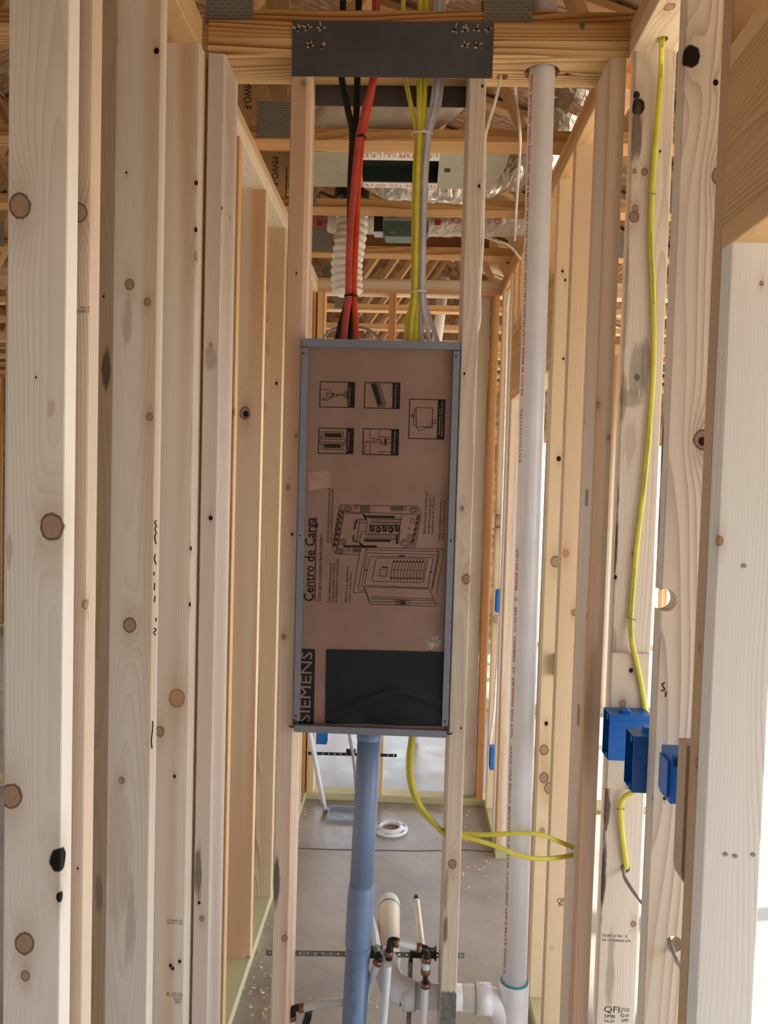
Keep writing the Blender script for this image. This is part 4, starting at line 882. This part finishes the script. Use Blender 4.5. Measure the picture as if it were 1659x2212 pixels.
gv = thing('hanger_rod', aY(885, 2180, 1.93), 'short bright metal tube hanging under the black bracket', 'rod')
MB().tube([aY(887, 2075, 1.935), aY(885, 2150, 1.935), aY(883, 2212, 1.935), aY(880, 2330, 1.935)], .0065, seg=14, nrm=(.3, -1, .1)).build('tube', 'galv', gv, True)
MB().tube([aY(887, 2076, 1.935), aY(888, 2066, 1.938)], .005, seg=12, nrm=(.3, -1, .1)).build('tip', 'blackp', gv, True)
# nail plate low on the right panel stud
a, b = aY(954, 2145, D0-.002), aY(986, 2260, D0-.002)
npl = thing('nail_plate', (.125, D0, b.z), 'bright galvanised nail plate low on the right panel stud', 'nail plate')
MB().box((.1075, D0-.0018, .30), (.1442, D0-.0004, a.z)).build('plate', 'galv', npl)
for dx in (.006, .0185, .031): MB().add([(.1075+dx-.004, D0-.0016, a.z), (.1075+dx+.004, D0-.0016, a.z), (.1075+dx, D0-.0005, a.z+.006)], [(0, 1, 2)]).build('prong', 'galv', npl)

# ================================================================== device boxes and wiring on the right wall
def device_box(name, x, y, z, label, open_dir=-1, parts=True, group='blue device boxes'):
    """plastic wall box, open towards -x or +x"""
    (xa, xb), (ya, yb), (za, zb) = x, y, z; t_ = .0022; o = thing(name, ((xa+xb)/2, (ya+yb)/2, za), label, 'device box', group)
    mb = MB()
    if open_dir < 0: mb.box((xb-t_, ya, za), (xb, yb, zb)); xi, xj = xa, xb-t_
    else: mb.box((xa, ya, za), (xa+t_, yb, zb)); xi, xj = xa+t_, xb
    mb.box((xi, ya, za), (xj, ya+t_, zb)); mb.box((xi, yb-t_, za), (xj, yb, zb))
    mb.box((xi, ya+t_, za), (xj, yb-t_, za+t_)); mb.box((xi, ya+t_, zb-t_), (xj, yb-t_, zb))
    mb.build('shell', 'blue', o)
    if parts:
        xo = xa if open_dir < 0 else xb-.006
        for zz in (za+t_, zb-t_-.012): MB().tube([(xo+.001, ya+.014, zz), (xo+.001, ya+.014, zz+.012)], .004, seg=10).build('screw_boss', 'blue', o)
        for dz in (.2, .86): MB().box((xa+.02, ya-.0008, za+(zb-za)*dz), (xb, ya, za+(zb-za)*dz+.002)).build('rib', 'blue', o)
    return o
bz0, bz1 = aY(1360, 1706, 1.776).z, aY(1360, 1412, 1.776).z
tag(board('backing_block', (.467, .553), (1.7775, 1.7895), (bz0, bz1), 0, None, wkw=dict(light='E4D4BC', dark='BCA288', contrast=.3), knots=[('Y', 1.7775, 1363, 1448, 4.5, 'b'), ('Y', 1.7775, 1345, 1520, 7, 'p'), ('Y', 1.7775, 1358, 1683, 4.5, 'b')]), 'thin pale wood block behind the upper blue box on the rough stud', 'wood block')
b1 = device_box('device_box', (.4535, .546), (1.722, 1.777), (1.128, 1.231), 'bright blue plastic outlet box nailed to the rough far stud')
p = Vector((.49, 1.744, 1.231))
MB().tube([p+Vector((-.014, 0, .0035)), p+Vector((.006, -.004, .008)), p+Vector((.012, -.006, .0015))], .0028, seg=8).build('nail', 'galv', b1)
MB().box((.484, 1.734, 1.231), (.496, 1.754, 1.240)).build('nail_boss', 'blue', b1); MB().tube([(.497, 1.734, 1.1245), (.497, 1.734, 1.1282)], .005, seg=10).build('nail_boss', 'galv', b1)
b2 = device_box('device_box', (.4425, .532), (1.4985, 1.556), (1.146, 1.256), 'dark-sided blue box partly hidden behind the wide-grained stud')
MB().box((.469, 1.52, 1.256), (.482, 1.54, 1.267)).build('nail_boss', 'blue', b2)
b3 = device_box('device_box', (.463, .545), (1.345, 1.40), (1.19, 1.275), 'blue box seen from its back beside the king stud', 1)
MB().box((.458, 1.350, 1.20), (.463, 1.395, 1.262)).build('back_boss', 'blue', b3)
MB().box((.470, 1.343, 1.255), (.50, 1.345, 1.27)).build('clamp_opening', 'black', b3)
wstrip = MB(); a, b = aY(1476, 1603, 1.30), aY(1497, 1603, 1.30); za = aY(1480, 1912, 1.30).z
pr = [(a.x, a.z), (b.x+.012, a.z), (b.x+.012, za), (a.x+.014, za), (a.x+.004, za+.014), (a.x, za+.03)]
wstrip.add([(x, yy, z) for yy in (1.284, 1.322) for x, z in pr], [tuple(range(5, -1, -1)), tuple(range(6, 12))] + [(i, (i+1) % 6, 6+(i+1) % 6, 6+i) for i in range(6)])
tag(wstrip.build('backing_block', wood('brown_block', light='C4AC92', dark='9A8068', contrast=.4, auto=0)), 'brown wooden block with a rounded lower corner behind the king stud', 'wood block')

hx3 = aY(1350, 1876, 1.79)
Yc = 1.784
yel = [(1430, 60), (1430, 85), (1428, 150), (1421, 250), (1414, 330), (1408, 420), (1406, 520), (1409, 600), (1412, 680), (1412, 780), (1408, 860), (1400, 960), (1390, 1060), (1379, 1150), (1370, 1240), (1363, 1330), (1365, 1385), (1375, 1430), (1385, 1480), (1393, 1530), (1396, 1556), (1397, 1566)]
cable('house_cable', [Vector((YH.x, YH.y, 2.84)), Vector((YH.x, YH.y, 2.70))] + [(x, y, Yc-.02*max(0, (300-y)/300)-(.011 if y > 1380 else 0)) for x, y in yel[2:-1]], 'c_yellow', .0060, .0034, 'yellow cable stapled down the rough right-hand stud from the top plate', 'cable', text=[(ty, .06), (ty, .55), (ty, .98), (ty, 1.3)], tsize=.006, power=2.4)
cable('house_cable', [(1388, 1690, 1.76), (1380, 1700, 1.765), (1366, 1711, 1.771), (1347, 1724, 1.78), (1340, 1748, 1.782), (1343, 1795, 1.784), (1350, 1850, 1.785), (1353, 1872, 1.79), (1354, 1880, 1.81)], 'c_yellow', .0062, .0036, 'short yellow cable from the lower blue box into a drilled hole')
ha, hb = aY(1346, 1876, 1.79), Vector((h2.x-.004, 1.478, h2.z))
cable('house_cable', [Vector((ha.x, 1.84, ha.z+.004)), Vector((ha.x, 1.79, ha.z)), aY(1352, 1900, 1.76), aY(1385, 1948, 1.68), hb+Vector((-.004, .08, .01)), hb, hb+Vector((0, -.05, -.012)), aY(1470, 2085, 1.35), aY(1480, 2108, 1.30), aY(1492, 2135, 1.25)+Vector((.02, 0, 0))], 'c_gray', .0045, .0035, 'grey cable threading through the drilled holes low in the right studs', seg=10, power=2)
def staple(px, py, Y, label, ang=0):
    c = aY(px, py, Y); w = .0085; d = Vector((math.cos(ang), 0, math.sin(ang)))
    mb = MB(); mb.tube([c-d*w+Vector((0, .007, 0)), c-d*w, c+d*w, c+d*w+Vector((0, .007, 0))], .0011, seg=8, nrm=(0, .2, 1)); tag(mb.build('cable_staple', 'galv'), label, 'staple', 'cable staples')
staple(1408, 420, 1.779, 'wire staple holding the yellow cable below the charred knot', .15)
staple(1365, 1337, 1.779, 'wire staple holding the yellow cable above the splice in the stud', -.25)
staple(1341, 1748, 1.779, 'wire staple holding the short yellow cable under the boxes', .0)
# yellow pair leaving the bottom of the panel towards the right
g2 = 'yellow cables leaving the panel bottom'
for k, (dx, lab) in enumerate(((0, 'yellow cable looping right from the panel bottom, upper strand over the pipe'), (6, 'yellow cable looping right from the panel bottom, lower strand over the pipe'))):
    e_ = -.0085*k; head = [(888+dx, 1570, 1.87+e_), (888+dx, 1590, 1.87+e_), (882+dx, 1640, 1.86+e_), (885+dx, 1690, 1.85+e_), (900+dx, 1735, 1.85+e_), (926+dx, 1770, 1.85+e_), (957, 1795+k*5, 1.85+e_), (978, 1800+k*5, 1.85+e_)]
    tail = [(1000, 1802, 1.848), (1060, 1803, 1.842), (1120, 1800, 1.838), (1165, 1802, 1.84), (1210, 1819, 1.86), (1243, 1833, 1.885), (1256, 1838, 1.885)] if k == 0 else [(1000, 1807, 1.835), (1060, 1824, 1.832), (1120, 1847, 1.832), (1165, 1855, 1.838), (1210, 1852, 1.86), (1243, 1845, 1.885), (1256, 1843, 1.885)]
    cable('house_cable', head+tail, 'c_yellow', .0055, .0038, lab, group=g2, nrm=(0, -1, .15))
# thin white and grey wires
cable('thin_cable', [Vector((aY(1085, 165, 1.91).x, 1.91, 2.735)), (1082, 165, 1.91), (1071, 215, 1.91), (1056, 265, 1.91), (1048, 300, 1.905), (1047, 360, 1.905), (1045, 420, 1.905), (1043, 520, 1.905), (1039, 580, 1.905), (1036, 630, 1.905), (1037, 680, 1.905), (1032, 712, 1.905), (1022, 730, 1.905)], 'c_white2', .0034, .003, 'thin white wire hugging the right panel stud', 'wire', seg=8)
cable('thin_cable', [(1113, 150, 2.2), (1114, 200, 2.3), (1122, 270, 2.3), (1124, 300, 2.32), (1122, 350, 2.4), (1116, 440, 2.6), (1112, 520, 2.7)], 'c_white2', .0042, .0036, 'white wire dangling from the trusses left of the vent pipe', 'wire', seg=8)
cable('thin_cable', [(1028, 506, 3.3), (1045, 511, 3.3), (1070, 520, 3.3), (1092, 526, 3.3), (1108, 538, 3.3), (1125, 560, 3.3)], 'c_white2', .005, .004, 'white wire sagging across the third truss', 'wire', seg=8)
cable('thin_cable', [(690, 742, 1.975), (697, 733, 1.975), (715, 713, 1.978), (752, 704, 1.98), (790, 710, 1.978), (812, 724, 1.975), (826, 742, 1.97)], 'c_gray', .0036, .003, 'grey wire arching behind the top of the panel', 'wire', seg=8)
wfar = [(1103, 617, 3.985), (1097, 650, 3.985), (1094, 700, 3.985), (1092, 820, 3.985), (1088, 960, 3.985), (1084, 1090, 3.985), (1080, 1240, 3.985), (1078, 1330, 3.985), (1075, 1420, 3.985), (1071, 1470, 3.985), (1067, 1540, 3.985), (1059, 1600, 3.985), (1058, 1612, 3.985)]
cable('thin_cable', wfar, 'c_white2', .0065, .005, 'white wire running down the far hall stud to the low blue box', 'wire', seg=8)
xw = lambda px, py: aY(px, py, 3.98)
for (px, py, h_, lab) in ((1075, 1296, .112, 'small blue box halfway up the far hall stud'), (1062, 1632, .115, 'small blue box low on the far hall stud')):
    c = xw(px, py); device_box('device_box', (c.x-.012, c.x+.015), (3.93, 3.982), (c.z-h_/2, c.z+h_/2), lab, -1, False)
c = aY(695, 1588, 4.22); device_box('device_box', (c.x-.032, c.x+.028), (4.215, 4.27), (c.z-.05, c.z+.06), 'blue box low on the back wall under the panel corner', 1, False)
c = aY(1201, 1440, 2.5); tag(MB().box((c.x-.003, 2.5, c.z-.035), (c.x+.006, 2.528, c.z+.035)).build('cover_strip', 'conduit'), 'thin grey-blue strip stuck on the hall king stud', 'strip')

# ================================================================== ducts between the trusses
bt = thing('duct_boot', (-.07, 2.68, 2.784), 'flat beige metal ceiling boot with a dark rectangular opening between trusses', 'duct boot', 'ceiling duct boots')
xa, xb, xc, xd = -.42, -.20, .062, .275; ya, yb, yc, yd = 2.545, 2.622, 2.818, 2.868; z0, z1 = 2.782, 2.7845
MB().box((xa, ya, z0), (xb, yd, z1)).build('flange', 'bootplate', bt)
MB().add([(x, y, z) for z in (z0, z1) for x, y in ((xc, ya), (xd+.01, ya), (xd+.01, yb+.05), (xd-.02, yd), (xc, yd))], [(4, 3, 2, 1, 0), (5, 6, 7, 8, 9)] + [(i, (i+1) % 5, 5+(i+1) % 5, 5+i) for i in range(5)]).build('flange', 'bootplate', bt)
for n_, (q0, q1) in (('tape_strip', (ya, yb)), ('tape_strip', (yc, yd))): MB().box((xb, q0, z0-.001), (xc, q1, z1)).build(n_, 'foiltape', bt)
duct = MB(); h = .05
duct.box((xb-.002, yb-.002, z1), (xb, yc+.002, z1+h)); duct.box((xc, yb-.002, z1), (xc+.002, yc+.002, z1+h)); duct.box((xb, yb-.002, z1), (xc, yb, z1+h)); duct.box((xb, yc, z1), (xc, yc+.002, z1+h)); duct.box((xb, yb, z1+h), (xc, yc, z1+h+.002))
duct.build('throat', 'darkgreen', bt)
tp = MB(); text_plane(tp, 'A.F.(20)  (UL)  03/23  (UL)', (xb+.005, yd-.010, z0-.0015), (1, 0, 0), (0, -1, 0), .042, width=xc-xb-.01); tag(tp.build('printed_text', 'red_ink', bt), kind='stuff')
tp = MB(); text_plane(tp, 'L-FLEX TAPE (UL) L-FLEX', (xc-.005, ya+.02, z0-.0015), (-1, 0, 0), (0, 1, 0), .05, width=xc-xb-.01); tag(tp.build('printed_text', 'red_ink', bt), kind='stuff')
MB().box((-.236, 2.66, z0-.001), (-.214, 2.74, z0)).build('tag', 'tag', bt)
MB().box((.082, 2.685, z0-.001), (.102, 2.715, z0)).build('vent_slot', 'black', bt)
def lumpy(name, pts, r, mat, label, cat, amp=.016, freq=14, seg=36, n=14, flat=1.0, group=None):
    P = cat_rom(pts, n); mb = MB(); mb.tube(P, r, r*flat, (0, -1, .01), seg=seg)
    for v in mb.v:
        d_ = mnoise.noise_vector(v*freq)*amp + mnoise.noise_vector(v*freq*3.1)*amp*.45; v += d_
    return tag(mb.build(name, mat, None, False), label, cat, group)
V = Vector
fd = lumpy('foil_duct', [V((-.17, 2.965, 2.90)), V((-.08, 2.955, 2.862)), V((.03, 2.95, 2.85)), V((.14, 2.955, 2.858)), V((.28, 2.95, 2.88)), V((.40, 2.93, 2.92)), V((.5, 2.9, 3.02)), V((.55, 2.87, 3.2))], .088, 'foil', 'crinkled silver foil duct sagging over the second truss', 'duct', group='foil ducts')
fe = lumpy('foil_duct', [V((-.40, 3.54, 2.885)), V((-.2, 3.54, 2.882)), V((-.05, 3.54, 2.878)), V((.1, 3.54, 2.878)), V((.3, 3.54, 2.88)), V((.5, 3.54, 2.89))], .06, 'foiltape', 'pale ribbed foil duct lying between the second and third trusses', 'duct', .006, 30, group='foil ducts')
for k, (px, py) in enumerate(((1005, 483), (945, 480), (1075, 478), (690, 482), (985, 476))):
    c = aY(px, py, 3.472); pm = MB()
    if k % 2: pm.box((c.x-.012, c.y-.006, c.z-.014), (c.x+.014, c.y-.004, c.z+.012))
    else:
        P = [c+V((math.cos(i/16*6.283)*.014, -.004, math.sin(i/16*6.283)*.012)) for i in range(17)]; pm.tube(P, .0018, seg=6, cap=False)
    pm.build('printed_mark', simple('magenta_ink', 'B83058', .6) if k == 0 else bpy.data.materials['magenta_ink'], fe)
fx = thing('flex_duct', (-.295, 3.4, 2.515), 'white ribbed flexible duct hanging behind the red cables', 'duct')
P = []; rad = []
for i in range(121):
    t_ = i/120; z = 2.90-t_*.385; P.append(V((-.288-.012*t_+.006*math.sin(t_*7), 3.40, z))); rad.append(.058+.011*abs(math.sin(t_*math.pi*13))**.7-(.018*max(0, t_-.95)/.05))
MB().tube(P, 1, seg=40, nrm=(0, -1, .001), radii=rad).build('hose', 'whiteflex', fx, True)
MB().tube([(-.288, 3.40, 2.895), (-.288, 3.40, 2.96)], .075, seg=28, nrm=(0, -1, .001)).build('collar', 'blackp', fx, True)
lumpy('flex_duct', [aY(690, 290, 2.56), aY(720, 262, 2.555), aY(800, 252, 2.555), aY(880, 252, 2.555), aY(940, 240, 2.555), aY(985, 200, 2.56)], .05, 'whiteflex', 'soft white flexible duct lying behind the first truss chord', 'duct', .006, 12, seg=28)
gb = thing('duct_boot', (.02, 3.4, 2.76), 'dull green metal boot hanging under the second truss', 'duct boot', 'ceiling duct boots')
a, b = aY(829, 470, 3.2), aY(925, 512, 3.2)
mb = MB(); mb.add([(x, y, z) for y in (3.2, 3.29) for x, z in ((a.x, a.z), (b.x, a.z), (b.x, b.z+.02), (b.x-.02, b.z), (a.x+.008, b.z), (a.x, b.z+.015))], [(0, 1, 2, 3, 4, 5), (11, 10, 9, 8, 7, 6)] + [(i, 6+i, 6+(i+1) % 6, (i+1) % 6) for i in range(6)]); mb.build('shell', 'green', gb)
MB().box((a.x-.002, 3.197, a.z-.012), (b.x+.004, 3.2, a.z+.012)).build('lip', 'bootplate', gb)
MB().box((a.x+.03, 3.1525, a.z-.002), (a.x+.05, 3.2, a.z+.012)).build('hanger_strap', 'galv', gb)
MB().box((a.x+.028, 3.195, b.z+.012), (a.x+.045, 3.2, b.z+.02)).build('clip', 'galv', gb)
e = aY(808, 470, 3.2); MB().box((e.x, 3.2, e.z-.055), (a.x-.004, 3.28, e.z+.02)).build('junction_cover', 'blackp', gb)
tag(board('blocking_board', (-.36, .33), (3.69, 3.728), (2.811, 2.875), 'darkwood', None, 'x'), 'dark brown board standing on the third truss chord', 'board')
vp = thing('vent_pipe', aY(945, 760, 5.1), 'white plastic pipe slanting in the far room above the panel', 'pipe')
MB().tube([aY(938, 780, 5.1)*1+Vector((-.06, 0, -2.497)), aY(938, 780, 5.1), aY(950, 690, 5.1), aY(960, 600, 5.1)], .033, seg=24, nrm=(0, -1, .001)).build('pipe', 'pvc', vp, True)

# ================================================================== floor of the hall
fc = aZ(843, 1793, 0); tf = thing('toilet_flange', (fc.x, fc.y, 0), 'white plastic toilet flange ring on the slab', 'flange')
def lathe(prof, c, seg=40):
    vs = [(c.x+r*math.cos(a), c.y+r*math.sin(a), c.z+z) for r, z in prof for a in [i/seg*6.2832 for i in range(seg)]]; n = len(prof)
    return MB().add(vs, [(k*seg+j, k*seg+(j+1) % seg, ((k+1) % n)*seg+(j+1) % seg, ((k+1) % n)*seg+j) for k in range(n) for j in range(seg)])
lathe([(.046, .001), (.046, .022), (.052, .026), (.058, .022), (.064, .014), (.084, .014), (.087, .011), (.087, .001)], fc).build('ring', 'pvc', tf, True)
for k in range(6):
    a_ = k/6*6.283+.4; P = [fc+V((math.cos(a_+u)*.074, math.sin(a_+u)*.074, .0145)) for u in (-.22, -.1, 0, .1, .22)]
    MB().tube(P, .0035, .0008, (0, 0, 1), seg=8).build('bolt_slot', simple('slot_grey', '8C8680', .6) if k == 0 else bpy.data.materials['slot_grey'], tf)
MB().tube([fc+V((0, 0, .002)), fc+V((0, 0, .006))], .045, seg=32, nrm=(1, 0, 0)).build('plug', simple('plug_brown', '9A7B62', .7), tf)
a, b = aZ(705, 1775, 0), aZ(800, 1775, 0); c = aZ(705, 1748, 0)
fb = thing('floor_tray', ((a.x+b.x)/2, a.y, 0), 'shallow blue-grey plastic tray lying on the slab behind the conduit', 'tray')
t2 = MB(); t2.box((a.x, a.y, 0), (b.x, c.y, .004)); t2.box((a.x, a.y, .004), (b.x, a.y+.004, .014)); t2.box((a.x, c.y-.004, .004), (b.x, c.y, .022)); t2.box((a.x, a.y+.004, .004), (a.x+.004, c.y-.004, .018)); t2.box((b.x-.004, a.y+.004, .004), (b.x, c.y-.004, .018)); t2.build('tray', simple('tray_grey', '8C94A2', .5), fb)
lp = thing('leaning_pipe', aZ(703, 1750, 0), 'thin white pipe leaning from the slab beside the left panel stud', 'pipe')
MB().tube([aZ(703, 1752, .002), aY(690, 1690, 3.98), aY(668, 1575, 4.0), aY(662, 1540, 4.01)], .012, seg=14, nrm=(.2, -1, .1)).build('pipe', 'pexw', lp, True)
perforated('perforated_strap', aY(666, 1627, 4.115), aY(857, 1632, 4.115), .016, 15, 'black', 'dark perforated strap low across the back wall studs')
vl = thing('supply_line', aY(760, 1640, 4.1), 'grey water riser crossing the dark strap behind the conduit', 'water line', 'water supply lines')
pexpath('tube', [(752, 1570, 4.08), (757, 1600, 4.08), (764, 1640, 4.08), (768, 1680, 4.09), (770, 1720, 4.1)], vl, .009, 'c_gray')
MB().box(aY(756, 1622, 4.09)-V((.02, .006, .018)), aY(756, 1622, 4.09)+V((.03, .012, .012))).build('clamp', 'blackp', vl)
ch = MB()
for k in range(420):
    if k < 150: px, py = random.uniform(640, 1060), random.choice((random.uniform(1745, 1800), random.uniform(1745, 2200)))
    elif k < 260: px, py = random.uniform(520, 600), random.uniform(1950, 2205)
    elif k < 330: px, py = random.uniform(980, 1060), random.uniform(1740, 1900)
    else: px, py = random.uniform(1130, 1190), random.uniform(1850, 2210)
    c = aZ(px, py, .004)
    if (c-fc).length < .13: continue
    s_ = random.uniform(.005, .013); q = [V((random.uniform(-1, 1), random.uniform(-1, 1), random.uniform(0, .8)))*s_ for _ in range(4)]
    ch.add([c+w_ for w_ in q], [(0, 1, 2), (0, 2, 3), (0, 3, 1), (1, 3, 2)])
tag(ch.build('wood_chips', 'chip'), 'pale wood chips and sawdust scattered on the slab', 'debris', kind='stuff')

# ================================================================== marks on the lumber
def stamp(parent_wall, txts, Y, col='mark', name='grade_stamp'):
    mb = MB()
    for s, px, py, size_px, wpx, up in txts:
        o_ = aY(px, py, Y-.0004); q = Y/F
        if up: text_plane(mb, s, o_, (0, 0, 1), (-1, 0, 0), size_px*q, wpx*q)
        else: text_plane(mb, s, o_, (1, 0, 0), (0, 0, 1), size_px*q, wpx*q)
    return mb.build(name, col, parent_wall)
M['stampink'] = simple('stamp_ink', '4A4440', .8)
stamp(wr, [('QFI.', 1304, 2186, 20, 40, 0), ('STUD', 1340, 2185, 12, 20, 0), ('KD-HT', 1340, 2197, 11, 20, 0), ('SPF', 1342, 2208, 11, 16, 0), ('SPIB', 1305, 2198, 10, 24, 0), ('No.24', 1305, 2208, 9, 22, 0)], 1.79)
stamp(wr, [('23289 10 FA1  8', 1300, 2023, 8, 55, 0), ('08-19 1540050 078', 1300, 2033, 8, 62, 0)], 1.79, 'stampink')
stamp(wl, [('FI. STUD', 360, 2152, 13, 36, 0), ('KD-HT', 375, 2161, 10, 20, 0), ('SPF', 378, 2168, 9, 12, 0)], 1.775)
stamp(wl, [('23289 4', 361, 1990, 7, 32, 0), ('08-19 1 078', 360, 1996, 7, 36, 0)], 1.775, 'stampink')
stamp(wl, [('3285 0', 166, 675, 9, 28, 0), ('09:19', 172, 667, 8, 22, 0)], 1.195, 'stampink')
stamp(whr, [('QFI', 1203, 1951, 17, 18, 0), ('SPF', 1205, 1958, 8, 13, 0)], 2.28)
hw = MB()
def scrawl(pls, ox, oy, k, Y, w=.0022):
    for pl in pls:
        P = cat_rom([aY(ox+x/k, oy+y/k, Y-.0005) for x, y in pl], 4)
        for a_, b_ in zip(P, P[1:]): hw.bar(a_, b_, w, .0004)
scrawl([[(900, 152), (865, 175), (880, 210), (900, 245), (845, 262)], [(918, 268), (908, 343)]], 1290, 1450, 6.144, 1.459)
hw.build('handwriting', 'mark', wr)
hw = MB()
scrawl([[(848, 60), (840, 75), (850, 90), (842, 105), (848, 130), (840, 150), (848, 190)], [(845, 245), (838, 270), (848, 300)], [(838, 340), (836, 360)], [(840, 400), (838, 440)], [(842, 470), (838, 505)], [(848, 590), (846, 610)], [(835, 645), (848, 655), (835, 670), (845, 685)], [(830, 1150), (828, 1200), (822, 1260), (826, 1300)]], 0, 1100, 2.514, 1.55, .0026)
hw.build('handwriting', 'mark', wl)
def nail_head(px, py, Y, r, wallo, mat='galv'):
    c = aY(px, py, Y); MB().tube([c+V((0, .001, 0)), c-V((0, .0012, 0))], r, seg=10, nrm=(1, 0, 0)).build('nail_head', mat, wallo)
for px, py in ((1567, 1845), (1588, 1849), (1627, 1846), (1607, 1222)): nail_head(px, py, 1.206, .0034, wr)
sf = aX(1250, 1540, .4194); MB().box((.4185, sf.y-.012, sf.z-.03), (.4194, sf.y+.012, sf.z+.02)).build('paper_label', simple('faded_label', 'A89478', .8, mottling=.25, mscale=200), wc)
sf = aX(1267, 1075, .4194); MB().box((.4188, sf.y-.018, sf.z-.02), (.4194, sf.y+.012, sf.z+.02)).build('paper_label', bpy.data.materials['faded_label'], wc)
